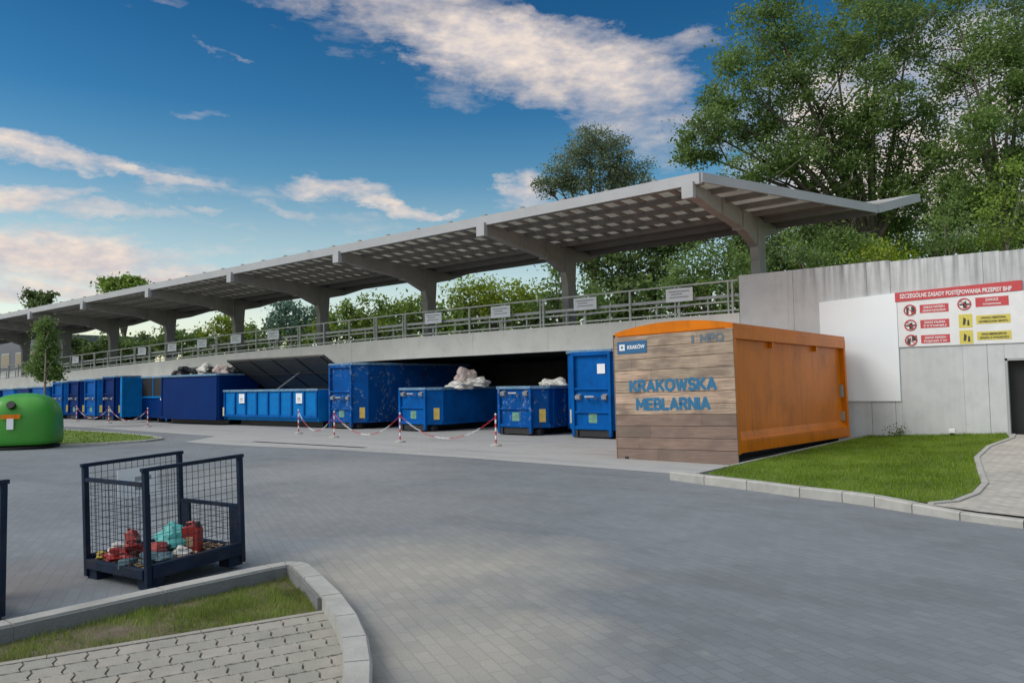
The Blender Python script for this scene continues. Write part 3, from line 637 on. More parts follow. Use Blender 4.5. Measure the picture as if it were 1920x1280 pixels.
# boards on the wall
o = thing('blank_board', (-5.13,20.965,2.3), 'blank white L shaped board on the concrete wall beside the red warning sign', 'board')
mb = MB(); mb.prism([(-.95,-.02),(-.95,1.31),(.91,1.40),(.91,.07),(.91,-1.28),(-.95,-1.28)], 'y', 0, .03); mb.build('panel', 'panel_white', o)
ws_ = thing('warning_sign', (-4.23,20.97,2.35), 'wide white safety sign with red header and red and yellow pictograms', 'sign')
W_ = 2.66
mb = MB(); mb.prism([(.02,0),(W_,.0),(W_,1.18),(.02,1.12)], 'y', 0, .026); mb.build('panel', 'white', ws_)
mb = MB(); mb.prism([(-.02,1.12),(W_-.03,1.19),(W_-.03,1.42),(-.02,1.35)], 'y', -.012, .02); hd = mb.build('header', 'red', ws_)
text_obj('header_text', 'SZCZEGÓLNE ZASADY POSTĘPOWANIA PRZEPISY BHP', .14, 'white', hd, (1.26,-.015,1.205), width=2.34, bold=.004)
rows = [(.90,'ZAKAZ WSTĘPU','OSOBOM POSTRONNYM'),(.53,'ZAKAZ PALENIA','TYTONIU'),(.16,'ZAKAZ WJAZDU','POJAZDÓW')]
def ring(parent, x, z, r, glyph):
    mb = MB(); pts = [(x+r*cos(a*pi/12), -.006, z+r*sin(a*pi/12)) for a in range(25)]; mb.tube(pts, .016, 5, caps=False); mb.bar((x-r*.7,-.008,z+r*.7),(x+r*.7,-.008,z-r*.7), .02, .008, (0,1,0))
    a = mb.build('ban_ring', 'red', parent)
    mb = MB()
    if glyph == 0: mb.box(x+.03,x+.13,-.004,.002,z-.10,z+.08); mb.lathe([(.03,-.01),(.03,.01)], (x-.05,-.002,z+.06), 8); mb.box(x-.08,x-.03,-.004,.002,z-.1,z+.04)
    elif glyph == 1: mb.prism([(x-.03,z-.1),(x+.05,z-.1),(x+.04,z+.07),(x-.02,z+.04)], 'y', -.004, .002); mb.box(x-.1,x+.12,-.004,.002,z-.03,z+.01)
    else: mb.box(x+.02,x+.13,-.004,.002,z-.02,z+.11); mb.prism([(x-.1,z-.1),(x-.02,z-.1),(x,z+.06),(x-.08,z+.04)], 'y', -.004, .002)
    mb.build('pictogram', 'dark_print', parent)
for i, (z, a, b) in enumerate(rows):
    ring(ws_, .30, z, .125, i)
    mb = MB(); mb.box(.52,1.14,-.004,.0,z-.09,z+.11); lb = mb.build('red_label', 'red', ws_)
    text_obj('label_text', a, .075, 'white', lb, (.83,-.006,z+.02), bold=.002, width=.46); text_obj('label_text', b, .06, 'white', lb, (.83,-.006,z-.06), bold=.002, width=.5)
ring(ws_, 1.47, .96, .13, 1)
mb = MB(); mb.box(1.70,2.36,-.004,0,.87,1.09); lb = mb.build('red_label', 'red', ws_)
text_obj('label_text', 'ZAKAZ', .08, 'white', lb, (2.03,-.006,1.0), bold=.002); text_obj('label_text', 'FOTOGRAFOWANIA', .05, 'white', lb, (2.03,-.006,.91), bold=.002, width=.36)
for z, a, b in ((.55,'UWAGA NIERÓWNA','NAWIERZCHNIA GRUNTU'),(.17,'UWAGA NIEBEZPIECZEŃSTWO','UPADKU Z WYSOKOŚCI')):
    mb = MB(); mb.box(1.34,1.62,-.004,0,z-.15,z+.17); q = mb.build('yellow_label', 'yellow_print', ws_)
    mb = MB(); mb.prism([(1.42,z-.08),(1.47,z-.08),(1.49,z+.05),(1.44,z+.1)], 'y', -.008, -.002); mb.prism([(1.51,z-.1),(1.56,z-.1),(1.55,z+.03),(1.52,z+.03)], 'y', -.008, -.002); mb.build('pictogram', 'dark_print', q)
    mb = MB(); mb.box(1.70,2.38,-.004,0,z-.08,z+.12); lb = mb.build('yellow_label', 'yellow_print', ws_)
    text_obj('label_text', a, .07, 'dark_print', lb, (2.04,-.006,z+.035), bold=.002, width=.5); text_obj('label_text', b, .07, 'dark_print', lb, (2.04,-.006,z-.05), bold=.002, width=.58)

# ================================================================== CANOPY
can = thing('canopy_roof', (-8,22.5,3.3), 'long grey butterfly canopy on posts over the upper deck', 'canopy')
def CP(x, y, z): return (x+8, y-22.5, z+.009*(x+8)*clampf((z-3.5)/2)-3.3)
XL = -92
def xend(y): return -7.75+(y-17.5)*.455
YF, ZF, YV, ZV, YR, ZR = 17.5, 6.50, 23.3, 6.28, 25.0, 6.78
def rz_(y): return ZF+(ZV-ZF)*(y-YF)/(YV-YF) if y <= YV else ZV+(ZR-ZV)*(y-YV)/(YR-YV)
def strip(mb, y0, y1, up0, up1, x0=None, x1f=None, n=14):
    """box strip of roof between y0 and y1, from the skewed right end to the left"""
    xr0 = xend(y0) if x1f is None else x1f; xr1 = xend(y1) if x1f is None else x1f; xl = XL if x0 is None else x0
    for i in range(n):
        f, g_ = i/n, (i+1)/n
        a0, a1 = xr0+(xl-xr0)*f, xr0+(xl-xr0)*g_; b0, b1 = xr1+(xl-xr1)*f, xr1+(xl-xr1)*g_
        v = [CP(a1,y0,rz_(y0)+up0),CP(a0,y0,rz_(y0)+up0),CP(b0,y1,rz_(y1)+up0),CP(b1,y1,rz_(y1)+up0),CP(a1,y0,rz_(y0)+up1),CP(a0,y0,rz_(y0)+up1),CP(b0,y1,rz_(y1)+up1),CP(b1,y1,rz_(y1)+up1)]
        mb.add(v, [(0,3,2,1),(4,5,6,7),(0,1,5,4),(1,2,6,5),(2,3,7,6),(3,0,4,7)])
rowsY = [17.58,18.55,19.5,20.45,21.4,22.35,23.3]
for i in range(4):
    mb = MB(); strip(mb, rowsY[i]+.05, rowsY[i+1]-.05, .02, .035); mb.build('roof_light', 'sheet', can)
mb = MB()
strip(mb, rowsY[4]-.05, rowsY[6], .02, .07); strip(mb, YV, YR, .02, .07)
x = -8.2
while x > XL+1:     # ribs of the sheeting over the translucent part
    for i in range(4):
        if x < xend(rowsY[i+1])-.2:
            y0, y1 = rowsY[i]+.05, rowsY[i+1]-.05
            mb.add([CP(x-.085,y0,rz_(y0)-.02),CP(x+.085,y0,rz_(y0)-.02),CP(x+.085,y1,rz_(y1)-.02),CP(x-.085,y1,rz_(y1)-.02),CP(x-.085,y0,rz_(y0)+.02),CP(x+.085,y0,rz_(y0)+.02),CP(x+.085,y1,rz_(y1)+.02),CP(x-.085,y1,rz_(y1)+.02)],
                   [(0,3,2,1),(4,5,6,7),(0,1,5,4),(1,2,6,5),(2,3,7,6),(3,0,4,7)])
    x -= .553
mb.build('roof_sheet', 'roofing', can)
for i, y in enumerate(rowsY):
    mb = MB(); strip(mb, y-.035, y+.035, -.13, .05); mb.build('purlin', 'purlin', can)
mb = MB(); strip(mb, YF-.04, YF+.04, -.12, .16)
mb.build('front_fascia', 'fascia', can)
mb = MB(); x = -9.0
while x > XL+2: mb.box(x+8-.05,x+8+.05,YF-22.5-.02,YF-22.5+.1,ZF+.009*(x+8)-3.3+.16,ZF+.009*(x+8)-3.3+.21); x -= 1.4
mb.build('gutter_clips', 'frame', can)
mb = MB(); strip(mb, YR-.05, YR+.03, -.06, .14); mb.build('rear_fascia', 'fascia', can)
mb = MB()   # sloping end fascia
E_ = [(YF,ZF),(YV,ZV),(YR,ZR)]
for (ya, za), (yb, zb) in zip(E_, E_[1:]):
    mb.bar(CP(xend(ya)+.03,ya,za+.03), CP(xend(yb)+.03,yb,zb+.03), .07, .24)
mb.build('end_fascia', 'fascia', can)
for k in range(12):
    x = -8.05-6.63*k; d = .009*(x+8)
    mb = MB(); prof = [(17.55,6.44),(23.2,6.24),(24.9,6.70),(24.9,6.55),(23.2,5.98),(22.36,5.80),(22.3,5.05),(21.8,5.05),(21.7,5.42),(20.9,5.72),(20.3,5.84),(18.7,5.99),(17.55,6.16)]
    q = [(y-22.5, z+d-3.3) for y, z in prof]
    mb.prism(q, 'x', x+8-.13, x+8+.13); mb.build('rafter', 'frame', can, bevel=.012)
    mb = MB(); mb.box(x+8-.15,x+8+.15,17.38-22.5,17.54-22.5,6.06+d-3.3,6.46+d-3.3); mb.build('end_plate', 'fascia', can)
    mb = MB(); pz = deck_top(x)-.3-3.3
    mb.bar((x+8,-.45,pz), (x+8,-.45,5.05+d-3.3), .28, .44, (0,1,0), .29, .5); mb.build('post', 'frame', can, bevel=.015)
    mb = MB()
    for yy, zz in ((19.2,6.0),(20.6,5.8),(21.7,5.5)): mb.box(x+8-.17,x+8+.17,yy-22.5-.02,yy-22.5+.02,zz-.05+d-3.3,rz_(yy)-.05+d-3.3)
    mb.build('stiffener', 'frame', can)

# ================================================================== CONTAINERS
def outline(w, L, c):
    h = w/2; return [(-h,c),(-h+c,0),(h-c,0),(h,c),(h,L),(-h,L)]
def container(name, x, y, w, L, h, mat, label, group, chamfer=.38, side='flat', rz=0, worn=False, detail=True, paper=None, refl=True, rim='rim'):
    """x,y = middle of the front end"""
    o = thing(name, (x,y,.0), label, 'container', group, rz)
    z0 = .24; P = outline(w, L, chamfer); Q = outline(w-.1, L-.1, chamfer); Q = [(a, b+.05) for a, b in Q]
    mb = MB(); n = 6
    v = [(a,b,z0) for a,b in P]+[(a,b,h) for a,b in P]+[(a,b,z0+.08) for a,b in Q]+[(a,b,h) for a,b in Q]
    f = [tuple(range(5,-1,-1))]+[(i,(i+1)%n,n+(i+1)%n,n+i) for i in range(n)]
    mb.add(v, f); mb.build('body', mat, o, bevel=.012)
    mb = MB(); mb.add(v, [tuple(12+i for i in range(n))]+[(18+i,18+(i+1)%n,12+(i+1)%n,12+i) for i in range(n)]+[(n+i,n+(i+1)%n,18+(i+1)%n,18+i) for i in range(n)])
    mb.build('inner_shell', 'inside', o)
    mb = MB()
    rp = [(a*1.015,b-.02 if b < L else b+.02,h-.03) for a,b in P]
    for i in range(n): mb.bar(rp[i], rp[(i+1)%n], .10, .09)
    mb.build('rim', rim, o, bevel=.01)
    mb = MB(); hw = w/2
    if side == 'ribs':
        yy = chamfer+.25
        while yy < L-.1: mb.box(hw,hw+.055,yy-.045,yy+.045,z0+.02,h-.07); mb.box(-hw-.055,-hw,yy-.045,yy+.045,z0+.02,h-.07); yy += .62
    else:
        for yy in (chamfer+.04, L-.1): mb.box(hw,hw+.03,yy-.04,yy+.04,z0,h-.07); mb.box(-hw-.03,-hw,yy-.04,yy+.04,z0,h-.07)
    mb.box(hw,hw+.04,chamfer,L,z0,z0+.12); mb.box(-hw-.04,-hw,chamfer,L,z0,z0+.12)
    mb.build('side_ribs', mat, o)
    for s in (-1,1):
        mb = MB(); mb.box(s*.53-.05,s*.53+.05,-.08,L-.1,.05,z0-.001); mb.build('skid', 'under', o)
        if detail: mb = MB(); mb.tube([(s*.72-.09,.25,.11),(s*.72+.09,.25,.11)], .11, 10); mb.build('roller', 'under', o, smooth=False)
    if detail:
        pw = min(.62, w/2-.36)
        for s in (-1,1): mb = MB(); mb.box(s*pw-.045,s*pw+.045,-.10,-.002,.06,h-.05); mb.build('front_post', mat, o, bevel=.01)
        hm = min(.62*h, 1.18) if h > 2 else h-.22
        bars = [(.075,hm*.62,hm*.62+.05),(.085,.26,.36)]+([(.07,hm+.22,hm+.28),(.09,h-.16,h-.05)] if h > 2 else [])
        for dy, za, zb in bars: mb = MB(); mb.box(-pw+.046,pw-.046,-dy,-.003,za,zb); mb.build('cross_bar', mat, o, bevel=.006)
        mb = MB(); mb.box(-pw+.05,pw-.05,-.018,-.002,.36,hm-.02); mb.build('recess_plate', mat, o)
        mb = MB(); mb.box(-.13,.15,-.024,-.0185,.45,.72); mb.build('green_label', 'green_label', o)
        mb = MB(); mb.tube([(-.14,-.02,hm-.04),(-.14,-.17,hm+.02),(.14,-.17,hm+.02),(.14,-.02,hm-.04)], .03, 6); mb.build('lift_hook', 'scuff', o)
        for s in (-1,1):
            mb = MB(); mb.prism([(-.12,hm-.05),(-.003,hm-.09),(-.003,hm+.10),(-.14,hm+.05)], 'x', s*pw*.72-.08, s*pw*.72+.08); mb.build('bracket', 'scuff', o)
        mb = MB(); mb.prism([(-pw+.09,.05),(pw-.09,.05),(pw-.09,.24),(-pw+.09,.24)], 'y', -.03, .35); mb.build('front_sill', 'under', o)
    if refl:
        for s in (-1,1):
            a = P[2] if s > 0 else P[1]; b = P[3] if s > 0 else P[0]
            p = Vector((a[0]*.38+b[0]*.62, a[1]*.38+b[1]*.62, .62)); n_ = Vector((s*.7,-.7,0)); t_ = Vector((b[0]-a[0], b[1]-a[1], 0)).normalized()
            c = [p-t_*.10, p+t_*.10]; k = n_*.006
            mb = MB(); mb.add([c[0]+k+Vector((0,0,-.2)),c[1]+k+Vector((0,0,-.2)),c[1]+k+Vector((0,0,.2)),c[0]+k+Vector((0,0,.2)),c[0]+Vector((0,0,-.2)),c[1]+Vector((0,0,-.2)),c[1]+Vector((0,0,.2)),c[0]+Vector((0,0,.2))],
              [(0,1,2,3),(7,6,5,4),(0,4,5,1),(1,5,6,2),(2,6,7,3),(3,7,4,0)]); mb.build('reflector', 'reflector' if s > 0 else 'reflector_pale', o)
    if paper:
        mb = MB(); px_, py_, pz_, face = paper
        if face == 'x': mb.box(w/2+.056,w/2+.062,py_-.14,py_+.14,pz_-.16,pz_+.16)
        else: mb.box(px_-.13,px_+.13,-.026,-.02,pz_-.14,pz_+.14)
        mb.build('paper_label', 'paper', o)
    return o
GT = 'tall blue roll off containers under the deck'; GL = 'low blue roll off containers before the deck'; GF = 'far blue containers standing in a row'
YC = 19.4
container('roll_off_container', -13.0+1.06, YC-.35, 2.12, 6, 2.55, 'blue', 'tall blue roll off container tight beside the wood faced orange container', GT, paper=(.32,0,2.0,'y'))
container('roll_off_container', -15.9+1.0, YC-.15, 2.0, 6, 1.52, 'blue_worn', 'low scuffed blue container left of the tall one beside the orange container', GL, side='ribs')
container('roll_off_container', -20.6+1.03, YC, 2.06, 6, 1.52, 'blue', 'low blue container heaped with pink and white bags at its far end', GL, paper=(0,3.6,1.12,'x'))
container('roll_off_container', -24.5+1.05, YC, 2.1, 6.2, 2.5, 'blue_worn', 'tall blue container with white scuffs along its side, right of the open grey lid', GT)
# far tall ones
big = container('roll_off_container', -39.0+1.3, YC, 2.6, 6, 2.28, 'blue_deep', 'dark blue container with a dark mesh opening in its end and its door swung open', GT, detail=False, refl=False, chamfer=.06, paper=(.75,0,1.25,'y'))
mb = MB(); mb.box(-1.15,1.1,-.03,-.004,1.3,2.2); mb.build('mesh_opening', 'black', big)
mb = MB(); mb.box(-1.3,-1.22,-.06,-.003,.1,2.24); mb.box(1.22,1.3,-.06,-.003,.1,2.24); mb.box(-.06,.0,-.06,-.003,1.3,2.2); mb.box(-1.2,1.2,-.05,-.003,1.22,1.3); mb.build('end_frame', 'blue_light', big)
mb = MB(); mb.box(-1.36,-1.30,-1.0,-.07,.3,2.25)
for yy in (-.95,-.55,-.12): mb.box(-1.44,-1.36,yy-.05,yy+.05,.28,2.27)
for yy in (-.95,-.1): mb.box(-1.30,-1.25,yy-.05,yy+.05,.28,2.27)
for zz in (.35,1.3,2.2): mb.box(-1.42,-1.36,-.95,-.1,zz-.04,zz+.04)
dr_ = mb.build('open_door', 'blue_light', big)
mb = MB(); mb.tube([(-1.47,-.7,.5),(-1.47,-.7,2.1)], .02, 6); mb.build('lock_bar', 'scuff', dr_)
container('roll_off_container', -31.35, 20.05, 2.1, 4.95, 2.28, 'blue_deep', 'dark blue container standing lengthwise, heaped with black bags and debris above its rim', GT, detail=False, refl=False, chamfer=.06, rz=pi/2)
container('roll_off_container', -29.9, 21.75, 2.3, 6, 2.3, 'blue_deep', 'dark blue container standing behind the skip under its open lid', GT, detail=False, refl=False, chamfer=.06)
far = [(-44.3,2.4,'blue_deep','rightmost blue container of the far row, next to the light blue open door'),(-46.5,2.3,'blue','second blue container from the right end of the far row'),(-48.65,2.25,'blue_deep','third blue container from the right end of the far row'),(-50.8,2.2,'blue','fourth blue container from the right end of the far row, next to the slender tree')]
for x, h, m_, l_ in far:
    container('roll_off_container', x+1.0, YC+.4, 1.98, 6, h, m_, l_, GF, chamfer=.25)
for i, x in enumerate((-53.2,-55.6,-58.0,-60.4,-63)):
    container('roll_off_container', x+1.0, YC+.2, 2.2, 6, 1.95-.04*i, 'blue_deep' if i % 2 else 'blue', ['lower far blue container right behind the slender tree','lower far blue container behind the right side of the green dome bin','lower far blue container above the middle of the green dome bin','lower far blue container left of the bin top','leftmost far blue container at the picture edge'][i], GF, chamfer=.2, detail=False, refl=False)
# low lengthwise skip with open grey lid
sk = thing('open_skip', (-27.95,19.25,0), 'light blue ribbed skip standing lengthwise with two white papers and an open grey lid', 'skip', )
SL, SW, SH = 3.25, 2.1, 1.5
mb = MB(); prof = [(.12,.25),(0,.45),(0,SH),(.05,SH),(.05,.47),(.16,.3),(SW-.16,.3),(SW-.05,.47),(SW-.05,SH),(SW,SH),(SW,.45),(SW-.12,.25)]
mb.prism(prof, 'x', -SL, SL); mb.box(-SL-.04,-SL,0,SW,.28,SH); mb.box(SL,SL+.04,0,SW,.28,SH); mb.build('body', 'blue_light', sk)
mb = MB()
for k in range(9): x = -SL+.03+k*(2*SL-.06)/8; mb.box(x-.04,x+.04,-.06,0,.44,SH-.05)
mb.box(-SL,SL,-.05,-.001,.40,.50)
mb.build('side_ribs', 'blue', sk)
mb = MB(); mb.box(-SL-.06,SL+.06,-.07,.03,SH-.03,SH+.06); mb.box(-SL-.06,SL+.06,SW-.03,SW+.06,SH-.03,SH+.06); mb.build('rim', 'rim', sk, bevel=.01)
for yy in (.55,1.5):
    mb = MB(); mb.box(-SL+.5,SL-.3,yy-.06,yy+.06,.03,.249); mb.build('skid', 'under', sk)
for x in (-1.85,2.15):
    mb = MB(); mb.box(x-.2,x+.2,-.07,-.062,.98,1.38); mb.build('paper_label', 'paper', sk)
    mb = MB(); mb.box(x-.1,x+.08,-.074,-.071,1.15,1.2); mb.box(x-.12,x+.12,-.074,-.071,1.08,1.11); mb.build('printed_lines', 'print', sk)
mb = MB(); mb.box(-SL-.05,-SL+.06,-.075,-.061,.42,.80); mb.build('reflector', 'reflector_pale', sk)
lid = MB(); A = (0, SW, SH+.1); B = (0, .1, 2.85)
def lidp(x, f): return (x, A[1]+(B[1]-A[1])*f, A[2]+(B[2]-A[2])*f)
lid.add([lidp(-SL,0),lidp(SL+.2,0),lidp(SL+.2,1),lidp(-SL,1)]+[(p[0],p[1]+.03,p[2]+.05) for p in (lidp(-SL,0),lidp(SL+.2,0),lidp(SL+.2,1),lidp(-SL,1))], [(0,1,2,3),(7,6,5,4),(0,4,5,1),(1,5,6,2),(2,6,7,3),(3,7,4,0)])
lo = lid.build('lid', 'cloudy', sk)
mb = MB()
for f in (.02,.5,.97): mb.bar(lidp(-SL,f), lidp(SL,f), .06, .06)
for x in (-SL,-1.6,0,1.6,SL): mb.bar(lidp(x,0), lidp(x,1), .05, .06)
mb.build('lid_frame', 'under', lo)
mb = MB(); mb.bar((.35,.1,SH), (.75,1.0,2.25), .06, .05); mb.build('prop_rod', 'scuff', sk)

# chain barrier
G_ch = 'red and white posts of the chain barrier'
pts = [(-12.81,15.68,'red and white barrier post nearest the wood faced orange container'),(-16.18,15.49,'red and white barrier post before the low container heaped with bags'),(-19.72,16.01,'red and white barrier post before the scuffed tall blue container'),(-22.56,16.75,'red and white barrier post before the right end of the lengthwise skip'),(-33.4,16.9,'red and white barrier post before the container with the open door'),(-39.66,18.1,'far barrier post before the right end of the far container row'),(-44.5,18.6,'farthest barrier post, left of the others by the far containers')]
for i, (x, y, l_) in enumerate(pts):
    o = thing('barrier_post', (x,y,0), l_, 'barrier post', G_ch)
    H = .80
    mb = MB(); mb.sm = 1; mb.lathe([(.15,0),(.15,.03),(.11,.05),(.04,.065),(.03,.08)], n=16); mb.build('base', 'kerb', o, smooth=False)
    a = MB(); b = MB()
    for k in range(7): (a if k % 2 else b).lathe([(.022,.075+k*.103),(.022,.075+(k+1)*.103-.001)], n=10)
    a.build('white_bands', 'white', o); b.build('red_bands', 'signal_red', o)
    mb = MB(); mb.lathe([(.015,.80),(.028,.81),(.028,.83),(.01,.85)], n=8); mb.build('cap', 'white', o)
def chain(p, q, sag, label):
    p = Vector(p); q = Vector(q); L = (q-p).length; n = int(L/.085); R_ = MB(); Wt = MB()
    for i in range(n):
        f = (i+.5)/n; c = p.lerp(q, f); c.z -= sag*4*f*(1-f); d = (q-p).normalized(); d.z = -sag*4*(1-2*f)/L; d.normalize()
        s_ = d.cross(Vector((0,0,1))).normalized(); u_ = s_.cross(d); e_ = s_ if i % 2 else u_
        t_ = (Wt if (i//6) % 2 else R_); t_.tube([c+d*.058*cos(a*pi/4)+e_*.02*sin(a*pi/4) for a in range(9)], .0048, 4, caps=False)
    o = thing('barrier_chain', p, label, 'chain', 'plastic chains of the barrier')
    for mbx, nm, mt in ((R_,'red_links','signal_red'),(Wt,'white_links','white')):
        ob = mbx.build(nm, mt, o, fix=False); ob.data.transform(Matrix.Translation(-p))
for i in range(3):
    a, b = pts[i], pts[i+1]; chain((a[0],a[1],.76), (b[0],b[1],.76), .60, ['sagging red and white chain in front of the two low containers','sagging red and white chain below the scuffed tall container','sagging red and white chain by the right end of the skip'][i])
chain((pts[4][0],pts[4][1],.76), (pts[5][0],pts[5][1],.76), .55, 'sagging red and white chain left of the open container door'); chain((pts[5][0],pts[5][1],.76), (pts[6][0],pts[6][1],.76), .55, 'farthest red and white chain before the far container row')

# heaps in the containers
def blob(name, loc, s, mat, label, cat, group=None, seed=0, amp=.25, sub=3, fr=3.5, parent=None, rz=0):
    bm = bmesh.new(); bmesh.ops.create_icosphere(bm, subdivisions=sub, radius=1); rr = random.Random(seed)
    ph = [rr.uniform(0,6) for _ in range(6)]
    for v in bm.verts:
        c = v.co.copy(); k = 1+amp*(sin(c.x*fr+ph[0])*sin(c.y*fr+ph[1])+.6*sin(c.z*fr*1.9+ph[2]+c.x*2)+.45*sin(c.y*fr*3+ph[3]+c.z*fr*2)*sin(c.x*fr*2.7+ph[4]))
        v.co = Vector((c.x*s[0], c.y*s[1], max(c.z, -.55)*s[2]))*k
    me = bpy.data.meshes.new(name); bm.to_mesh(me); bm.free(); me.materials.append(MAT[mat])
    o = bpy.data.objects.new(name, me); COL.objects.link(o); o.location = loc; o.rotation_euler = (0,0,rz)
    if parent: o.parent = parent
    return tag(o, label, cat, group)
blob('sofa_cushion', (-18.75,21.2,1.80), (.42,.4,.38), 'bag_pink', 'pinkish lump on top of the heap in the low container', 'foam', None, 3)
blob('rubbish_bag', (-18.15,21.3,1.66), (.42,.4,.22), 'bag_white', 'white bag right of the pinkish lump in the low container', 'bag', None, 5)
blob('rubbish_bag', (-18.6,20.7,1.55), (.5,.4,.18), 'bag_white', 'flat cream bag below the pinkish lump in the low container', 'bag', None, 6)
blob('rubbish_bag', (-14.3,20.7,1.56), (.35,.35,.2), 'bag_white', 'white bag at the right back of the low container beside the tall one', 'bag', None, 8)
blob('rubbish_bag', (-14.9,21.0,1.56), (.28,.3,.16), 'bag_white', 'small white bag in the middle of the low container beside the tall one', 'bag', None, 9)
for i, (x, y, z, a, mt, l_) in enumerate([(-35.9,19.6,2.30,.30,'bag_black','small black bag at the left end of the heap'),(-35.2,19.7,2.38,.42,'bag_black','large round black bag at the left of the heap'),(-34.6,20.1,2.40,.38,'slate','blue grey bag behind the large black bag'),(-34.1,19.6,2.36,.34,'bag_black','black bag left of the highest white bag'),(-33.5,19.7,2.46,.36,'bag_white','white bag standing highest on the heap'),(-32.9,19.8,2.40,.36,'bag_black','black bag right of the highest white bag'),(-32.2,19.7,2.40,.36,'bag_pink','pinkish lump near the right end of the heap'),(-31.7,20.0,2.38,.34,'bag_black','black bag at the right end of the heap')]):
    blob('rubbish_bag', (x,y,z), (a*1.15,a,a*.8), mt, l_+' on the lengthwise dark container', 'bag', 'bags heaped on the dark blue container', 20+i)

# ================================================================== ORANGE CONTAINER
oc = thing('orange_container', (-5.67,14.15,0), 'orange steel container with a wood board front lettered in blue, by the lawn', 'container')
oc.rotation_euler = (radians(-.5), radians(-1.1), -.06)
OW, OL, OH = 2.68, 6.27, 2.70
def arch(x): return .14*(1-((x+OW/2)/(OW/2))**2)
N_ = 14; ax_ = [(-OW+OW*i/N_) for i in range(N_+1)]
mb = MB()
rp = [(x, OH+arch(x)) for x in ax_]
mb.prism(rp+[(0,OH-.08),(-OW,OH-.08)], 'y', .0, OL); mb.build('roof', 'orange', oc)
mb = MB(); mb.box(-.14,-.10,.13,OL-.13,.5,OH-.3); mb.prism([(-.10,.48),(-.10,.62),(-.06,.50),(0.0,.46),(0,.44),(-.10,.44)], 'y', .12, OL-.12)
mb.box(-OW+.02,-OW+.08,.1,OL,.3,OH-.08); mb.box(-OW+.05,-.05,OL-.06,OL-.01,.3,OH-.08); mb.box(-OW+.05,-.05,.02,.08,.2,OH-.08); mb.build('side_panel', 'orange', oc)
mb = MB(); mb.box(-.12,0,.12,OL-.12,.22,.439); mb.box(-.16,0.012,0,OL,OH-.30,OH-.081); mb.build('side_rail', 'orange', oc, bevel=.012)
for y in (0,OL-.12):
    mb = MB(); mb.box(-.13,.006,y,y+.12,.20,OH-.30); mb.build('corner_post', 'orange', oc, bevel=.01)
for y in (1.9,4.4):
    mb = MB(); mb.box(-.10,-.02,y-.05,y+.05,OH-.42,OH-.301); mb.build('bracket', 'orange', oc)
for za, zb in ((.62,.84),(1.2,1.5)): mb = MB(); mb.box(-.11,-.03,OL-.28,OL-.2,za,zb); mb.build('hinge', 'frame', oc)
mb = MB(); mb.box(-OW+.05,-.05,.1,OL-.05,.2,.3); mb.build('floor_plate', 'under', oc)
for x in (-.55,-OW+.55):
    mb = MB(); mb.box(x-.08,x+.08,.15,OL-.1,.02,.2); mb.build('skid', 'under', oc)
for x in (-.3,-OW+.3):
    mb = MB(); mb.tube([(x-.1,OL-.35,.12),(x+.1,OL-.35,.12)], .12, 12); mb.build('roller', 'under', oc)
up_b = MB(); lo_b = MB(); z = 0.0; rr = random.Random(4)
ROWS = [.0,.27,.50,.74,.97,1.18,1.42,1.66,1.88,2.12,2.36,2.60]
for a, b in zip(ROWS, ROWS[1:]):
    cuts = [-OW-.01]+sorted(rr.uniform(-OW+.4,-.4) for _ in range(rr.choice((1,1,2))))+[.01]
    for p, q in zip(cuts, cuts[1:]): (lo_b if b < 1.0 else up_b).box(p+.0015, q-.0015, -.035, -.002-rr.uniform(0,.001), a+.005, b-.005)
wb = up_b.build('wood_board', 'plank', oc); lo_b.build('lower_wood_board', 'plank_dark', oc)
mb = MB(); mb.box(-OW+.02,-.02,-.0015,.019,.02,2.6); mb.build('backing', 'plank_dark', oc)
mb = MB(); mb.box(-OW-.03,-OW-.011,-.04,.03,.0,2.66); mb.build('edge_trim', 'plank_dark', oc)
stroke_text('lettering', 'KRAKOWSKA', .20, 1.92, 'letter', oc, -1.35, -.038, 1.46, .062)
stroke_text('lettering', 'MEBLARNIA', .20, 1.62, 'letter', oc, -1.35, -.038, 1.08, .062)
mb = MB(); mb.box(-2.60,-1.88,-.044,-.036,2.24,2.50); ls = mb.build('logo_plate', 'logo_blue', oc)
mb = MB(); mb.box(-2.545,-2.41,-.049,-.0445,2.31,2.44); mb.build('logo_square', 'white', ls); mb = MB(); mb.box(-2.50,-2.455,-.053,-.0495,2.355,2.40); mb.build('logo_dot', 'logo_blue', ls)
text_obj('logo_text', 'KRAKÓW', .11, 'paper', ls, (-2.14,-.046,2.335), bold=.003, width=.42)
stroke_text('faded_text', 'MPO', .14, .46, 'faded', oc, -.42, -.038, 2.37, .04)
mb = MB(); mb.box(-.86,-.80,-.04,-.036,2.37,2.52); mb.build('faded_mark', 'faded', oc)
mb = MB(); mb.box(-2.5,-2.42,-.05,-.036,.06,.10); mb.build('latch', 'black', oc)

